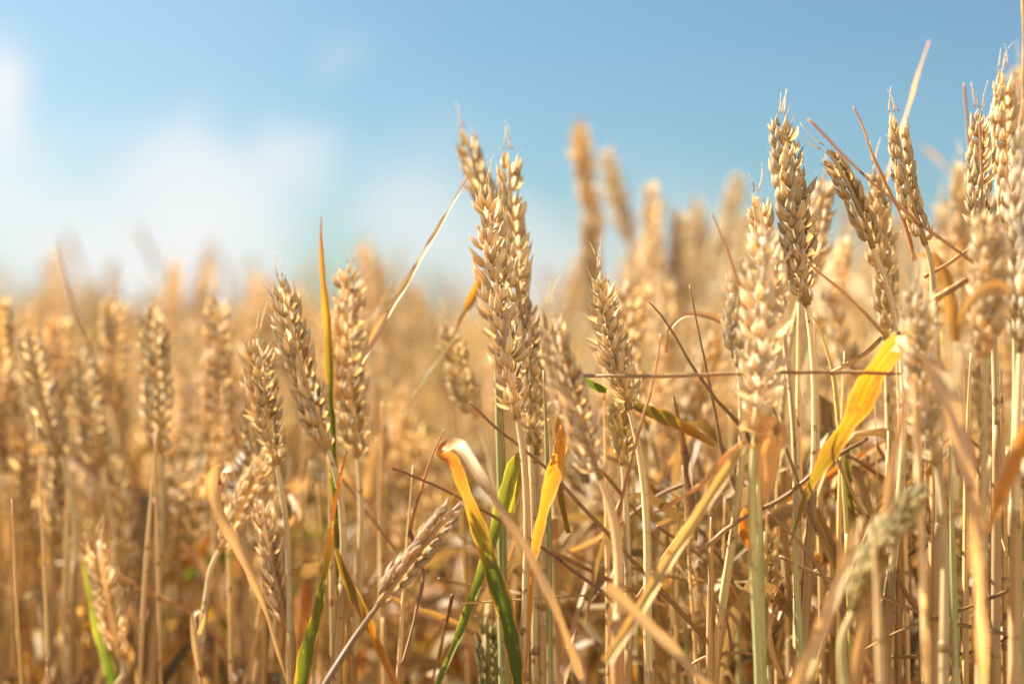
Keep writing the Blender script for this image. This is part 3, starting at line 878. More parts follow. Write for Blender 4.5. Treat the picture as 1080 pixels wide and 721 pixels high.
# ------------------------------------------------------------------ leaves and straws one can pick out
blade('tall narrow blade, green below and burnt orange at its pointed tip, against the sky', [(357, 575, 9, 35), (352, 480, 10, 20), (349, 400, 10.5, 30), (346, 345, 9, 15), (342, 300, 7.5, 20), (339.5, 262, 5, 30), (339, 228, 1, 30)], .60, 'leaf_turning', vfold=.25)
blade('pale straw-coloured blade slanting up to the right beside the tall sunlit ear', [(381, 383, 9, 30), (398, 350, 9.5, 20), (430, 297, 8, 35), (462, 242, 5.5, 40), (494, 186, 1.4, 30)], .59, 'leaf_tan', rooted=False, tint=(1.15, 1.12, 1.15, 1))
blade('faint second slanting straw just left of the pale diagonal blade', [(350, 420, 5, 40), (372, 372, 6, 30), (395, 330, 5, 20), (425, 290, 1, 35)], .68, 'leaf_tan')
blade('yellow green leaf folded behind the central ear, brown lower half', [(424, 436, 3, 60), (446, 402, 4, 60), (471, 368, 4, 60), (487, 338, 6, 30), (498, 315, 10, 10), (507, 295, 8, 15), (511, 282, 2, 20)], .64, 'leaf_yellow', rooted=False, tint=(.8, .82, .7, 1))
blade('backlit orange leaf with blunt top standing right of the central stem', [(558, 640, 7, -50), (562, 585, 10, -40), (572, 535, 17, -38), (584, 490, 21, -38), (593, 455, 21, -38), (600, 436, 16, -30)], .54, 'leaf_orange', vfold=.22)
blade('folded leaf with orange outer limb running into a broad green limb', [(547, 740, 15, -30), (541, 690, 18, -30), (530, 640, 21, -30), (515, 595, 20, -30), (501, 550, 17, -30), (486, 510, 14, -30), (474, 483, 12, -20), (464, 476, 9, 40), (474, 468, 11, 50)], .545, 'leaf_turning', rooted=False)
blade('tan leaf limb drooping to the lower right from the folded leaf', [(470, 474, 10, 60), (481, 468, 13, 20, .53), (500, 494, 14, 35, .515), (525, 535, 13, 50, .505), (560, 590, 12, 40, .50), (588, 650, 11, 45, .495), (612, 716, 8, 45, .495)], .54, 'leaf_tan', rooted=False, tint=(.95, .88, .84, 1))
blade('green striped leaf bent over at the top, beside the folded leaf', [(462, 722, 7, 40), (480, 680, 9, 30), (502, 622, 11, 20), (520, 570, 13, 15), (534, 520, 15, 10), (546, 484, 12, 15), (551, 478, 7, 40), (548, 500, 8, 20), (538, 540, 8, 20)], .57, 'leaf_green', tint=(1.5, 1.25, .9, 1))
blade('curled broad tan leaf that folds over at its top on the left', [(308, 735, 4, 40), (298, 700, 6, 40), (280, 640, 8, 30), (262, 598, 12, 25), (246, 566, 14, 28), (233, 540, 18, 30), (227, 515, 19, 25), (230, 499, 18, 15, .572), (238, 493, 15, 10, .566), (244, 498, 10, 20, .562), (245, 508, 4, 20, .562)], .575, 'leaf_tan', rooted=True, tint=(.95, .9, .86, 1), n=80)
blade('small shredded tan leaf curled over low on the left', [(214, 735, 7, 20), (209, 690, 9, 30), (205, 662, 9, 15), (206, 647, 8, 50), (212, 645, 6, 80), (209, 668, 6, 30)], .60, 'leaf_tan')
blade('leaf with bright yellow green base narrowing to a tan tip, low on the left', [(317, 735, 18, 10), (324, 690, 17, 10), (337, 640, 13, 25), (346, 590, 9, 35), (354, 530, 6, 40), (366, 475, 2, 30)], .585, 'leaf_turning', tint=(1.7, 1.35, .9, 1))
blade('dry leaf slanting to the lower right beside the yellow green based leaf', [(354, 578, 4, 30), (366, 612, 11, 15), (382, 645, 11, 30), (400, 685, 9, 40), (418, 725, 8, 40)], .58, 'leaf_yellow', rooted=False, tint=(1, .85, .8, 1))
blade('broad brownish dead leaf hanging behind the tall sunlit-edged ear', [(376, 590, 6, 40), (384, 545, 12, 20), (394, 500, 20, 10), (405, 465, 20, 20), (414, 442, 10, 50)], .70, 'leaf_tan', tint=(.95, .82, .7, 1))
blade('bright spotted green leaf low in the dim left corner', [(124, 740, 10, 20), (115, 700, 15, 10), (104, 655, 14, 10), (94, 615, 8, 20), (88, 590, 2, 30)], .66, 'leaf_green', tint=(2.0, 1.9, 1.4, 1))
blade('long green leaf lying flat behind the low left ears', [(190, 612, 8, 10), (228, 592, 12, 15), (270, 577, 14, 10), (315, 566, 12, 15), (352, 560, 4, 20)], .86, 'leaf_green', rooted=False, tint=(1.3, 1.3, 1.3, 1))
blade('broad blurred orange leaf crossing the stems on the left', [(150, 640, 6, 20), (190, 600, 14, 10), (222, 572, 16, 20), (232, 560, 5, 40)], .82, 'leaf_orange', rooted=False)
blade('large yellow leaf glowing in the sun, rising to the fold on the right', [(842, 545, 6, -30), (852, 515, 12, -30), (868, 485, 19, -30), (888, 455, 27, -32), (906, 420, 34, -34), (925, 385, 40, -36), (938, 368, 33, -36), (948, 361, 22, -30)], .525, 'leaf_yellow', vfold=.12, rooted=True, tint=(1, .95, .9, 1))
blade('blurred tan leaf arching down from the yellow leaf fold', [(944, 364, 18, 30, .52), (958, 363, 24, 25, .505), (978, 376, 28, 22, .49), (996, 410, 28, 20, .48), (1010, 455, 25, 20, .475), (1022, 510, 20, 22, .47), (1034, 580, 12, 25, .47)], .48, 'leaf_tan', rooted=False, tint=(1.12, 1.05, 1.02, 1), vfold=.08)
blade('blurred pale broad stem leaf standing upright under the bushy close ear', [(974, 735, 15, -50), (971, 650, 16, -50), (967, 560, 16, -48), (964, 480, 15, -50), (961, 395, 10, -50)], .475, 'leaf_tan', tint=(1.25, 1.25, 1.25, 1), vfold=.35)
blade('blurred pinkish dry leaf standing in the lower right corner', [(1034, 735, 21, -45), (1031, 650, 20, -45), (1026, 580, 15, -40), (1024, 545, 4, -40)], .43, 'leaf_tan', tint=(1.2, 1.1, 1.08, 1))
blade('orange leaf hanging at the right edge of the photo', [(1092, 450, 24, -30), (1076, 480, 23, -30), (1058, 515, 19, -30), (1046, 545, 12, 25), (1040, 562, 3, 30)], .47, 'leaf_orange', rooted=False)
blade('small glowing orange leaf curling over the close broad-based ear', [(1012, 342, 5, 20), (1022, 322, 9, 10), (1038, 307, 13, 10), (1056, 303, 12, 20), (1066, 312, 3, 30)], .455, 'leaf_tan', rooted=False, tint=(1.1, .86, .5, 1))
blade('brown and yellow leaf arching behind the slim two-row ear', [(1008, 360, 8, 20), (1003, 320, 14, 15), (994, 285, 11, 20), (980, 268, 9, 35), (966, 270, 3, 40)], .62, 'leaf_tan', rooted=False, tint=(.95, .75, .45, 1))
blade('hanging orange leaf with pale folded top under the shaggy ear', [(781, 455, 12, 70), (793, 452, 22, 30), (808, 457, 36, 12), (812, 475, 36, -25), (811, 492, 28, -25), (809, 512, 13, -20), (806, 530, 4, -20)], .505, 'leaf_tan', rooted=False, tint=(1.12, .88, .55, 1), vfold=.3)
blade('yellowish green stem leaf slanting from the hanging orange leaf', [(640, 700, 11, 30, .47), (668, 655, 12, 25, .48), (700, 602, 14, 30), (730, 555, 13, 25), (762, 506, 12, 25), (786, 470, 9, 40)], .50, 'leaf_tan', rooted=False, tint=(1.05, 1.02, .7, 1), vfold=.5)
blade('rolled brown leaf running down to the left from the shaggy ear', [(786, 462, 9, 40), (764, 478, 10, 40), (742, 505, 8, 45), (715, 524, 6, 40), (688, 541, 4, 40)], .515, 'leaf_brown', rooted=False, vfold=.5, tint=(1.5, 1.3, 1.1, 1))
blade('green and orange striped leaf with brown tip crossing behind sharp ear', [(668, 428, 9, 20), (690, 436, 13, 10), (715, 448, 13, 15), (738, 460, 10, 20), (754, 470, 4, 30)], .565, 'leaf_yellow', rooted=False, tint=(.75, .75, .7, 1))
blade('small bright green leaf sticking out between the close pink ear and horizontal straw', [(640, 411, 10, 30), (630, 408, 9, 15), (614, 399, 7, 10), (592, 386, 4, 20), (571, 379, 1, 30)], .575, 'leaf_green', rooted=False, tint=(1.2, 1.2, 1, 1))
blade('thin brown arc of leaf curving over between blurred ears', [(703, 372, 4, 40), (706, 348, 5, 30), (720, 334, 6, 30), (742, 333, 8, 40), (762, 342, 9, 50), (772, 356, 3, 40)], .58, 'leaf_tan', rooted=False, tint=(.85, .7, .6, 1))
blade('blurred pale flat straw blade pointing up at the sky behind the slim ear', [(925, 215, 5, -50), (940, 168, 6.5, -50), (958, 110, 6.5, -50), (970, 70, 5, -50), (980, 42, 2, -50)], .66, 'leaf_tan', rooted=False, tint=(1.2, 1.22, 1.35, 1))
blade('short faint blurred blade leaning left across the sky right of the slim ear', [(1018, 202, 7, -50), (1000, 182, 8, -50), (984, 165, 7, -50), (968, 150, 3, -50)], .90, 'leaf_tan', rooted=False, tint=(1.2, 1.22, 1.35, 1))
blade('close blurred tan leaf crossing low under the yellowish green stem leaf', [(640, 618, 12, 10), (668, 645, 14, 20), (705, 680, 12, 30), (752, 730, 10, 30)], .475, 'leaf_tan', rooted=False, tint=(1.0, .95, .92, 1))
blade('close dry blade slanting up right in the lower right corner', [(838, 735, 18, 25), (868, 660, 16, 25), (890, 600, 12, 30), (908, 545, 6, 40)], .46, 'leaf_tan', tint=(1, .93, .85, 1))
blade('close grey brown blade low right rising steeply to the right', [(900, 735, 14, 25), (915, 640, 15, 25), (935, 545, 13, 30), (948, 470, 10, 40), (958, 410, 4, 40)], .47, 'leaf_tan', tint=(.88, .8, .78, 1), vfold=.4)
blade('curled orange brown leaf low behind green stems on the right', [(842, 640, 5, 40), (846, 610, 12, 20), (858, 592, 16, 10), (878, 588, 12, 25), (892, 596, 3, 40)], .60, 'leaf_orange', rooted=False, tint=(.8, .7, .7, 1))
blade('brown curled leaf dangling beside the green stem under the hanging leaf', [(786, 535, 6, 30), (783, 552, 12, 10), (788, 570, 14, 15), (796, 582, 4, 30)], .58, 'leaf_orange', rooted=False, tint=(.9, .75, .7, 1))
blade('dark withered leaf hanging by the crossed straws on the right', [(950, 470, 4, 40), (938, 500, 8, 30), (922, 540, 7, 40), (906, 570, 2, 40)], .60, 'leaf_brown', rooted=False)
blade('dull green leaf running down between stems, right of the yellow leaf', [(905, 560, 5, 30), (896, 520, 7, 30), (893, 480, 8, 30), (890, 440, 4, 30)], .62, 'leaf_green', tint=(1.5, 1.2, .9, 1))
blade('thin olive blade below the broad orange leaf by the central stem', [(398, 620, 3, 30), (430, 640, 8, 20), (466, 652, 9, 20), (500, 668, 5, 30)], .60, 'leaf_tan', rooted=False, tint=(.8, .66, .4, 1))
blade('curled tan leaf tip low beneath the curled broad leaf, left edge of blur', [(2, 470, 12, 10), (20, 482, 12, 20), (38, 510, 9, 30), (52, 560, 6, 30), (62, 600, 3, 30)], .74, 'leaf_tan', rooted=False, tint=(1, .88, .75, 1))

S = straw
S('long thin grey brown straw lying dead level across the stems', [(590, 396, .56), (640, 397.5), (720, 398, .525), (800, 397, .52), (906, 394.5, .52), (950, 394, .52)], .53, 'leaf_tan', .75, .7, tint=(.62, .54, .5, 1))
S('long brown straw slanting down to the right across the bent ear', [(852, 126), (890, 163), (930, 198), (975, 237), (1015, 268), (1064, 300), (1100, 322)], .525, 'leaf_brown', .45, .85, tint=(1.5, 1.3, 1.25, 1))
S('brown withered blade tip curling beside the upright ear under the long straw', [(900, 112), (908, 132), (917, 160), (930, 190), (948, 225), (965, 275)], .57, 'leaf_brown', .3, 1.0, tint=(1.7, 1.4, 1.1, 1))
S('upright straw running off the top edge at the right', [(1078, -30), (1077, 60), (1074, 125), (1072, 200)], .53, 'straw', 1.0, 1.0, tint=(.95, .8, .66, 1))
S('blurred grey straw upright beside the blemished ear', [(1017, 88), (1021, 130), (1025, 180), (1030, 240)], .62, 'leaf_tan', .5, 1.0, tint=(.9, .8, .75, 1))
S('thin upright brown straw in front of the blemished ear', [(1033, 128), (1035, 180), (1038, 260)], .55, 'leaf_tan', .45, .5, tint=(.85, .66, .5, 1))
S('straw stub with cut end below the slim two-row ear', [(985, 316), (1003, 305), (1020, 295)], .53, 'straw', 1.3, 1.3, tint=(.85, .68, .5, 1))
S('greyish straw slanting above the cut straw stub', [(975, 292), (998, 279), (1020, 264), (1050, 244)], .57, 'leaf_tan', .9, .6, tint=(.75, .62, .5, 1))
S('thin bent straw crossing from the broad golden ear down to the yellow leaf', [(838, 262), (862, 285), (890, 308), (915, 332), (932, 352)], .555, 'leaf_tan', .35, .75, tint=(.85, .74, .6, 1))
S('short golden straw climbing towards the yellow leaf fold', [(876, 394), (895, 382), (914, 371), (930, 356)], .56, 'straw', .9, .9, tint=(1, .86, .6, 1))
S('dark straw slanting down right through the crossing left of the shaggy ear', [(684, 318), (704, 340), (728, 378), (756, 418), (784, 452), (800, 480)], .545, 'leaf_brown', .3, 1.0)
S('dark straw crossing steeply through the tangle beside the horizontal straw', [(728, 300), (736, 335), (748, 385), (758, 430), (768, 480), (778, 520)], .55, 'leaf_brown', .3, .95)
S('reddish brown straw leaning right beside the sharp ear with two beaks', [(697, 352), (688, 395), (676, 440), (662, 500), (648, 560)], .53, 'leaf_brown', .4, .7, tint=(1.3, 1.0, .9, 1))
S('brown curved straw tip rising left of the shaggy ear', [(750, 224), (762, 252), (774, 285), (786, 330), (792, 370)], .515, 'leaf_brown', .25, .9, tint=(1.6, 1.35, 1.2, 1))
S('brown straw slanting right below the horizontal straw, under the tall ears', [(806, 398), (816, 430), (828, 465), (845, 515), (862, 560)], .57, 'leaf_brown', .6, .8)
S('spotted brown straw slanting down past the central stem to the lower right', [(495, 424), (530, 456), (575, 492), (625, 545), (680, 606), (742, 672)], .56, 'leaf_brown', .5, 1.0, tint=(1.15, 1, .85, 1))
S('long fine straw slanting low from the folded leaf to the lower centre', [(414, 494), (450, 510), (500, 535), (550, 568), (600, 600), (645, 632)], .56, 'leaf_brown', .45, .7, tint=(1.2, 1, .9, 1))
S('short curved brown straw tip left of the folded leaf', [(469, 452), (457, 478), (445, 515), (434, 552), (431, 566)], .57, 'leaf_brown', .25, .8, tint=(1.4, 1.15, .9, 1))
S('dark straw running down left under the close flat ear', [(424, 700, .54), (438, 650, .55), (447, 600, .56), (432, 560, .57)], .56, 'leaf_brown', .5, .9, tint=(1.1, .9, .8, 1))
S('long pale straw curving down on the left over the blurred ears', [(60, 250), (72, 300), (92, 360), (118, 430), (140, 500), (156, 555), (160, 580)], .70, 'leaf_tan', .3, 1.3, tint=(.85, .72, .6, 1))
S('brown straw slanting low across the left stems', [(118, 604), (160, 628), (200, 650), (225, 672), (255, 720)], .66, 'leaf_brown', 1.2, 1.0, tint=(1.3, 1.05, .9, 1))
S('dark brown straw dipping to the right under the hanging orange leaf', [(810, 540), (838, 566), (862, 596), (878, 625), (900, 668)], .54, 'leaf_brown', .6, .9)
S('dark brown straw low right lying nearly level', [(822, 586), (850, 600), (888, 612), (940, 630), (1000, 652), (1060, 668)], .56, 'leaf_brown', .7, .8)
S('dry straw climbing right from the hanging leaf to the tall stems', [(740, 580), (780, 548), (830, 520), (868, 490), (915, 462)], .535, 'straw', .9, .7, tint=(.72, .54, .36, 1))
S('brown straw slanting down left across low stems in the middle', [(732, 545), (712, 570), (690, 600), (664, 640), (640, 690)], .56, 'leaf_brown', .9, .7, tint=(1.4, 1.15, .9, 1))
S('short dark twig low between the middle stems', [(736, 590), (748, 620), (764, 655), (772, 700)], .58, 'leaf_brown', .7, .6)
S('brown straw arching low in the middle, ends at the green stem', [(720, 712), (734, 698), (760, 690), (800, 690)], .56, 'leaf_brown', .8, .6, tint=(1.2, 1, .9, 1))
S('stiff straw leaning right in the low right tangle', [(862, 700), (880, 640), (904, 585), (925, 540)], .56, 'straw', .9, .8, tint=(.7, .52, .36, 1))
S('long straw leaning left through the low right tangle', [(880, 480), (905, 530), (940, 590), (975, 655), (1010, 720)], .58, 'straw', .8, 1.1, tint=(.8, .62, .42, 1))
S('thin straw crossing to the right edge in the low right tangle', [(905, 690), (950, 665), (1010, 645), (1085, 612)], .55, 'straw', .6, .7, tint=(.62, .45, .3, 1))

# ------------------------------------------------------------------ bare stems that rise through the picture
LAST = [None]


def bare_stem(label, pts, D, mat='straw', r=1.6, tint=(1, 1, 1, 1), leafy=None, tip_len=.16):
    """A stalk whose ear is out of sight (broken off or above the frame): stem > node, leaf."""
    c = [P(p[0], p[1], p[2] if len(p) > 2 else D) for p in pts]
    g = np.array([c[-1][0] + (c[-1][0] - c[0][0]) * .5, c[-1][1], 0.0])
    sp = catmull(np.array(c + [c[-1] * .5 + g * .5, g]), 44)
    root = bpy.data.objects.new('bare_stalk', None)
    root.empty_display_size = 0.03
    root.location = g
    col.objects.link(root)
    LAST[0] = root
    tag(root, label, 'wheat stem', 'bare stems among the wheat')
    v, f, s = tube(sp, r * np.interp(np.linspace(0, 1, 44), [0, tip_len, 1], [.22, .9, 1]) / 1000, 9)
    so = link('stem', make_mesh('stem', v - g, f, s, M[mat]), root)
    so.color = tint
    if random.random() < .6:
        k1 = random.randint(8, 16)
        shp = sp[k1:k1 + 14]
        hv, hf, hs = tube(shp, r / 1000 * np.interp(np.linspace(0, 1, 14), [0, .12, 1], [.9, 1.24, 1.16]), 9)
        ho = link('sheath', make_mesh('sheath', hv - g, hf, hs, M['leaf_tan' if mat == 'straw' else mat]), so)
        ho.color = tint
    k = random.randint(12, 26)
    kd = unit(sp[k + 1] - sp[k])
    nv, nf, ns = tube(catmull(np.stack([sp[k] - kd * .002, sp[k] + kd * .002]), 7), r / 1000 * (0.99 + 0.26 * np.sin(np.linspace(0, np.pi, 7))), 9)
    no = link('node', make_mesh('node', nv - g, nf, ns, M[mat]), so)
    no.color = (.72, .62, .52, 1)
    if leafy:
        add_leaf(root, g, **leafy)


B = bare_stem
B('thick green stem rising just left of the central ear stem', [(519, 300), (524, 380), (528, 480), (530, 600), (532, 721)], .575, 'green_stem', 2.1, (1.1, 1.1, 1.0, 1))
B('slim bluish green stem right of the backlit orange leaf', [(573, 390), (577, 480), (579, 600), (580, 721)], .575, 'green_stem', 1.4)
B('green stem standing under the hanging orange leaf', [(799, 480), (801, 560), (802, 640), (804, 735)], .53, 'green_stem', 2.0, (1.15, 1.2, 1.1, 1))
B('bluish green stem between the hanging leaf and the low right tangle', [(836, 540), (839, 600), (843, 660), (846, 735)], .55, 'green_stem', 1.6)
B('green stem at the right edge beside the orange leaf', [(1070, 430), (1072, 520), (1074, 620), (1076, 735)], .52, 'green_stem', 2.0)
B('dull green stem behind the pale upright stem leaf', [(1002, 470), (1004, 560), (1006, 640), (1009, 735)], .55, 'green_stem', 1.6)
B('pale golden stem under the tall broad ear, left of a pair', [(842, 320), (842, 420), (843, 540), (843, 721)], .59, 'straw', 1.6, (1.05, .95, .85, 1))
B('pale golden stem of the pair under the tall broad ear, right one', [(859, 330), (861, 420), (864, 540), (868, 721)], .60, 'straw', 1.35, (1.05, .95, .85, 1))
B('green yellow neck of stem curving under the broad golden ear', [(851, 322), (866, 352), (876, 382), (884, 440), (892, 540), (898, 721)], .58, 'green_stem', 1.1, (1.5, 1.25, .9, 1))
B('straight brown stem right of the crossing dark straws', [(750, 545), (750, 600), (749, 660), (748, 735)], .555, 'straw', 1.7, (.82, .64, .5, 1))
B('slim pale stem standing in the dim lower left', [(12, 470), (12, 560), (13, 640), (14, 735)], .72, 'straw', 2.0, (1, .86, .7, 1))
B('grey brown stem left of the dim zigzag ear', [(96, 560), (98, 620), (100, 680), (101, 735)], .70, 'straw', 1.7, (.9, .75, .62, 1))
B('pale stem with bright edge under the dark-edged blurred ear', [(160, 480), (160, 560), (158, 640), (157, 735)], .72, 'straw', 1.7, (.85, .72, .6, 1))
B('dim grey stem behind the curled tan leaf', [(192, 470), (191, 560), (190, 650), (189, 735)], .76, 'straw', 1.6, (.7, .58, .48, 1))
B('bright straight stem with white edge beside the tall green and orange blade', [(346, 478), (349, 560), (351, 640), (352, 735)], .61, 'straw', 1.5, (1.15, 1.1, 1, 1))
B('golden stem right behind the bright white-edged stem', [(360, 490), (361, 570), (362, 650), (363, 735)], .64, 'straw', 1.5, (1, .82, .55, 1))
B('thin yellow stem behind the flat close ear', [(407, 500), (408, 560), (405, 620), (404, 735)], .66, 'straw', 1.0, (1, .84, .5, 1))
B('close blurred pale stem rising at the low right corner', [(920, 560), (925, 620), (928, 680), (930, 740)], .46, 'straw', 1.6, (1, .9, .8, 1))
B('tall pale stem rising past the yellow leaf into the ears', [(955, 330), (951, 420), (950, 520), (948, 721)], .60, 'straw', 1.5, (1.05, .92, .8, 1))
B('golden stem beside the close broad-based ear', [(1024, 372), (1021, 450), (1019, 560), (1018, 735)], .57, 'straw', 1.5, (1, .86, .66, 1))
B('brown stem in the shade at the low right', [(1056, 390), (1058, 480), (1060, 600), (1062, 735)], .58, 'straw', 1.5, (.85, .68, .5, 1))
B('thick tan stem at the right edge of the low tangle', [(985, 420), (984, 500), (983, 600), (982, 735)], .60, 'straw', 1.7, (1, .85, .68, 1))

# ------------------------------------------------------------------ the rest of the first rows: copies of a few kinds, each its own object
top_x = [-60, 0, 150, 300, 400, 470, 540, 575, 605, 700, 790, 850, 950, 1080, 1150]
top_y = [325, 325, 325, 312, 298, 350, 365, 355, 262, 245, 235, 235, 225, 175, 165]
EARS = [make_mesh('ear', *((lambda cv, e: (cv(e[0]), e[1], e[2]))(Curve((0, 0, 0), (0.010 * math.sin(i * 2.1), 0.006 * math.cos(i), 0.080), (0.002, 0.002, 0.041), i * 31), ear_local(0.0805, random.uniform(1.1, 1.3), 1, random.uniform(1.0, 1.3), seed=900 + i, spacing=.0046))), M['husk']) for i in range(7)]


def kind_leaf(i):
    g = np.random.default_rng(70 + i)
    a, dx, up = g.uniform(0, 6.28), g.uniform(0.02, 0.06), g.uniform(0.02, 0.09)
    c = [[0, 0, 0, .004, 30], [dx * .4 * math.cos(a), dx * .4 * math.sin(a), up * .7, .008, g.uniform(0, 50)], [dx * math.cos(a), dx * math.sin(a), up, .009, g.uniform(0, 80)],
         [dx * 1.8 * math.cos(a), dx * 1.8 * math.sin(a), up * g.uniform(.2, .9), .006, g.uniform(0, 80)], [dx * 2.2 * math.cos(a), dx * 2.2 * math.sin(a), up - g.uniform(.04, .14), .0012, g.uniform(20, 90)]]
    return leaf_blade(np.array(c), 26, 5)


LEAVES = [make_mesh('leaf', *kind_leaf(i), M[['leaf_tan', 'leaf_tan', 'leaf_orange', 'leaf_brown', 'leaf_tan', 'leaf_yellow', 'leaf_tan', 'leaf_tan'][i]]) for i in range(8)]
fill = []


def fill_stalk(px, py, D, L, lean, ear_i, tint):
    tip = P(px, py, D)
    d = unit(np.array([lean[0], lean[1], 1.0]))
    base = tip - d * L
    g = np.array([base[0] - lean[0] * .16 + random.gauss(0, .012), base[1] - lean[1] * .1, 0.0])
    root = bpy.data.objects.new('wheat_stalk', None)
    root.empty_display_size = 0.03
    root.location = g
    col.objects.link(root)
    sp = catmull(np.array([base, base - d * .02, base * .7 + g * .3 - d * [.02, .02, 0], g]), 24)
    v, f, s = tube(sp, np.interp(np.linspace(0, 1, 24), [0, .2, 1], [.0010, .0017, .0018]), 7)
    green = random.random() < .14
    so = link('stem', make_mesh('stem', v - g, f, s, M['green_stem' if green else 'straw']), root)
    t = random.uniform(.72, 1.05)
    so.color = (t, t * random.uniform(.8, .95), t * random.uniform(.62, .9), 1)
    eo = link('ear', EARS[ear_i], root)
    eo.location = Vector(base - g)
    q = Vector(d).to_track_quat('Z', 'Y')
    eo.rotation_mode = 'QUATERNION'
    from mathutils import Quaternion
    eo.rotation_quaternion = q @ Quaternion((0, 0, 1), random.uniform(0, 6.28))
    sc = L / .0805
    eo.scale = (1.0, 1.0, sc)
    eo.color = tint
    for _ in range(random.choice([2, 2, 3, 3])):
        lo = link('leaf', random.choice(LEAVES), root)
        lo.location = Vector(sp[random.randint(5, 15)] - g)
        lo.rotation_euler = (random.gauss(0, .3), random.gauss(0, .3), random.uniform(0, 6.28))
        lo.scale = [random.uniform(.7, 1.35)] * 3
        t = random.uniform(.7, 1.1)
        lo.color = (t, t * random.uniform(.8, .97), t * random.uniform(.65, .95), 1)
    fill.append((root, px, py + L * 750 / D, D, L, lean, tint, green))


TINTS = [((1.04, .94, .80, 1), 'golden'), ((1.04, 1.04, 1.08, 1), 'pale'), ((.84, .76, .64, 1), 'brownish'), ((1.0, .92, .78, 1), 'amber')]

count = 0
tries = 0
placed = []
while count < 225 and tries < 15000:
    tries += 1
    D = math.sqrt(random.uniform(.64**2, 1.6**2))
    px = random.uniform(-25, 1105)
    if count > 150:          # the crowded low ears right of the middle and along the left
        px = random.uniform(630, 1100) if random.random() < .52 else random.uniform(-20, 440)
        D = random.uniform(.68, 1.0)
    py = np.interp(px, top_x, top_y) + abs(random.gauss(0, 75)) * (0.62 / D) ** .3 + (10 if D < .8 else 0)
    if count > 150:
        py += random.uniform(30, 190) if px > 500 else random.uniform(-10, 110)
    elif D > .9 and random.random() < .4:      # a few stand above the rest
        py -= random.uniform(10, 55)
    # first rows stand in the open on the far side of what is sharp: keep clear of the picked-out ears
    if D < .80 and px < 620 and (py < 340 or random.random() < .3):
        continue
    if D < .95 and 430 < px < 620 and py < 450:
        continue
    x = (px - 540) / FPX * D
    if any((x - a) ** 2 + (D - b) ** 2 < .026**2 for a, b in placed):
        continue
    placed.append((x, D))
    ti = random.choices(range(4), [4, 2, 2, 4])[0]
    fill_stalk(px, py, D, random.uniform(.062, .096), (random.gauss(0, .18), random.gauss(0, .14)), random.randrange(7), TINTS[ti][0])
    fill[-1] = (*fill[-1], TINTS[ti][1])
    count += 1

# each of these is named by its look and by what it stands behind
LAND = [(20, 'the bent ear near the left edge'), (70, 'the long pale curved straw'), (125, 'the wide-topped blurred ear'), (167, 'the dark-edged ear'), (228, 'the bright-rimmed ear'), (282, 'the frayed ear'), (322, 'the ear beside the green blade'),
        (372, 'the tall sunlit-edged ear'), (430, 'the pale diagonal straw'), (485, 'the small lone ear'), (535, 'the sharp central ear'), (590, 'the backlit orange leaf'), (620, 'the tallest free blurred ear'), (650, 'the sharp ear with two beaks'),
        (680, 'the pale rounded blurred ear'), (705, 'the dark crossing straws'), (735, 'the steep dark straw'), (760, 'the curved brown straw tip'), (782, 'the hanging orange leaf'), (805, 'the pale shaggy ear'), (845, 'the broad golden ear'), (872, 'the blurred leaning low ear'), (895, 'the bent drooping ear'), (930, 'the large yellow leaf'),
        (960, 'the slim two-row ear'), (982, 'the close bushy ear'), (1005, 'the cut straw stub'), (1038, 'the blemished ear'), (1064, 'the tallest ear'), (1090, 'the ear cut by the right edge')]
ORD = ['first', 'second', 'third', 'fourth', 'fifth', 'sixth', 'seventh', 'eighth', 'ninth', 'tenth']


def name_by_landmark(items, cat, group):
    """items: (object, pixel x, depth, description). Alike ones behind the same landmark are told apart by their order in depth."""
    same = {}
    for it in items:
        k = min(range(len(LAND)), key=lambda i: abs(LAND[i][0] - it[1]))
        same.setdefault((k, it[3]), []).append(it)
    for (k, desc), its in same.items():
        its.sort(key=lambda it: it[2])
        for r, it in enumerate(its):
            extra = '' if len(its) == 1 else f', {ORD[r]} of {len(its)}'
            text = f'{desc} behind {LAND[k][1]}{extra}'
            if len(text.replace('-', ' ').split()) > 16:
                text = text.replace('dead leaf slanting', 'leaf').replace(' slanting', '')
            tag(it[0], text, cat, group)


def lean_word(l):
    return 'leaning left' if l < -.1 else 'leaning right' if l > .1 else 'upright'


def blur_word(D):
    return 'soft' if D < .8 else 'blurred' if D < 1.15 else 'very blurred'


name_by_landmark([(r, px, D, f'{blur_word(D)} {tn} ear {lean_word(lean[0])}') for r, px, py, D, L, lean, tint, green, tn in fill], 'wheat stalk', 'wheat stalks of the rows behind')

# ------------------------------------------------------------------ undergrowth of the first rows: headless stalks, dead leaves and straws low among the stems
low = []
TONES = [((1.25, 1.14, 1.02, 1), 'pale'), ((1.2, 1.0, .72, 1), 'golden'), ((.85, .66, .46, 1), 'brown'), ((1.2, 1.02, .88, 1), 'pinkish')]
for i in range(96):
    right = random.random() < .58
    px = random.uniform(560, 1090) if right else random.uniform(-10, 560)
    D = random.uniform(.585, .80)
    if 470 < px < 620 and D < .62:
        D += .08
    top = random.uniform(400, 540) if not right else random.uniform(360, 560)
    lean = random.gauss(0, 14)
    tt, tw = random.choice(TONES)
    green = random.random() < .2
    bare_stem('x', [(px + lean * .5, top), (px, top + 120), (px - lean * .5, 740)], D, 'green_stem' if green else 'straw', random.uniform(.7, 1.4), tt)
    low.append((LAST[0], px, D, f"{'green' if green else tw} headless stem {lean_word(lean / 60)}"))
name_by_landmark(low, 'wheat stem', 'headless stems low among the first rows')

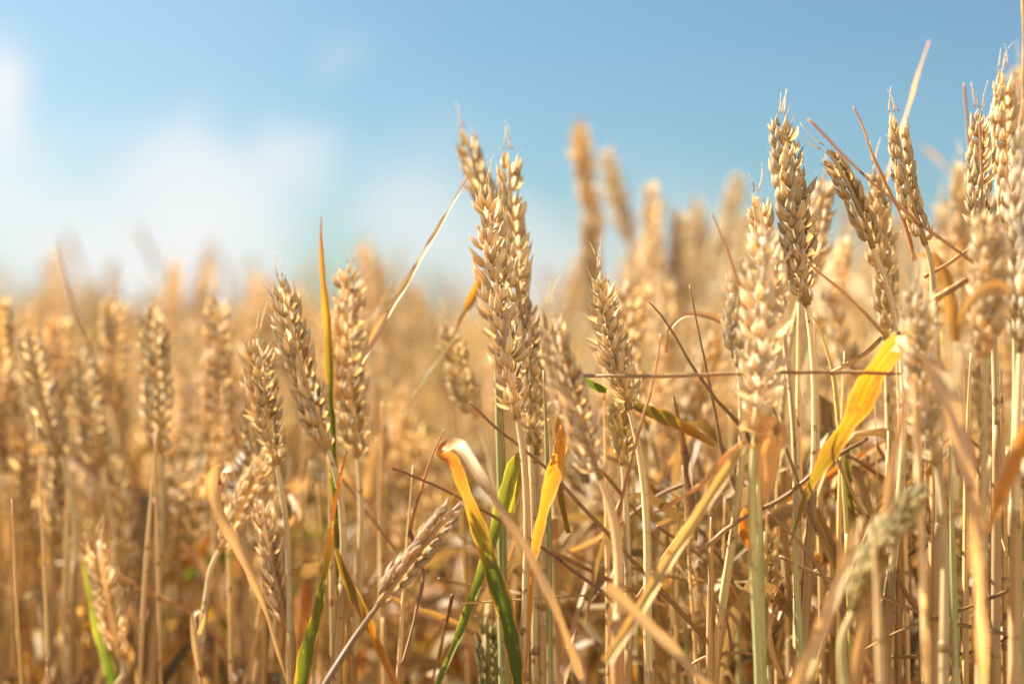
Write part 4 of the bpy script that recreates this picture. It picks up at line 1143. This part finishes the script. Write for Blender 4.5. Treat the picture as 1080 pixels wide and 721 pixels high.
low = []
for i in range(92):
    right = random.random() < .74
    px = random.uniform(580, 1090) if right else random.uniform(-10, 580)
    py = random.uniform(470, 720)
    D = random.uniform(.57, .82) if right else random.uniform(.62, .85)
    a = random.uniform(-1.2, 1.2)
    ln = random.uniform(35, 95) * (1 if right else .8)
    dx, dy = math.sin(a) * ln, -math.cos(a) * ln
    w = random.uniform(3, 10)
    kinds = random.choices([('leaf_tan', 'tan'), ('leaf_brown', 'brown'), ('leaf_orange', 'orange'), ('leaf_yellow', 'yellowish')], [4.5, 4, 1.2, .6])[0]
    bow = random.gauss(0, 18)
    pts = [(px - dx, py - dy, w * .7, random.uniform(10, 60)), (px - dx * .4 + bow, py - dy * .4, w, random.uniform(0, 50)), (px + dx * .3 + bow, py + dy * .3, w * .9, random.uniform(0, 70), D + .01), (px + dx, py + dy + abs(bow), w * .25, random.uniform(20, 80), D + random.uniform(-.02, .03))]
    t = random.uniform(.75, 1.05)
    o = blade('x', pts, D, kinds[0], name='dead_leaf', cat='dead leaf', rooted=False, tint=(t, t * .9, t * .82, 1), group='dead leaves caught low among the stems', vfold=random.uniform(.1, .5), n=24)
    low.append((o, px, D, f"{'narrow' if w < 7 else 'broad'} {kinds[1]} dead leaf slanting {'left' if a < 0 else 'right'}"))
name_by_landmark(low, 'dead leaf', 'dead leaves caught low among the stems')

low = []
for i in range(72):
    right = random.random() < .9
    px = random.uniform(600, 1090) if right else random.uniform(360, 600)
    py = random.uniform(500, 720)
    D = random.uniform(.56, .78)
    a = random.uniform(-1.5, 1.5)
    ln = random.uniform(40, 110)
    dx, dy = math.sin(a) * ln, -math.cos(a) * ln
    bow = random.gauss(0, 8)
    dark = random.random() < .3
    t = random.uniform(.6, 1.3)
    o = straw('x', [(px - dx, py - dy), (px + bow, py + bow, D + .01), (px + dx, py + dy, D + random.uniform(-.03, .03))], D, 'leaf_brown' if dark else 'straw', random.uniform(.4, .7), random.uniform(.5, 1.0), tint=(t, t * .85, t * .7, 1) if dark else (.85, .7, .52, 1))
    low.append((o, px, D, f"{'dark' if dark else 'golden'} thin straw slanting {'left' if a < 0 else 'right'}"))
name_by_landmark(low, 'straw', 'thin straws low among the stems')
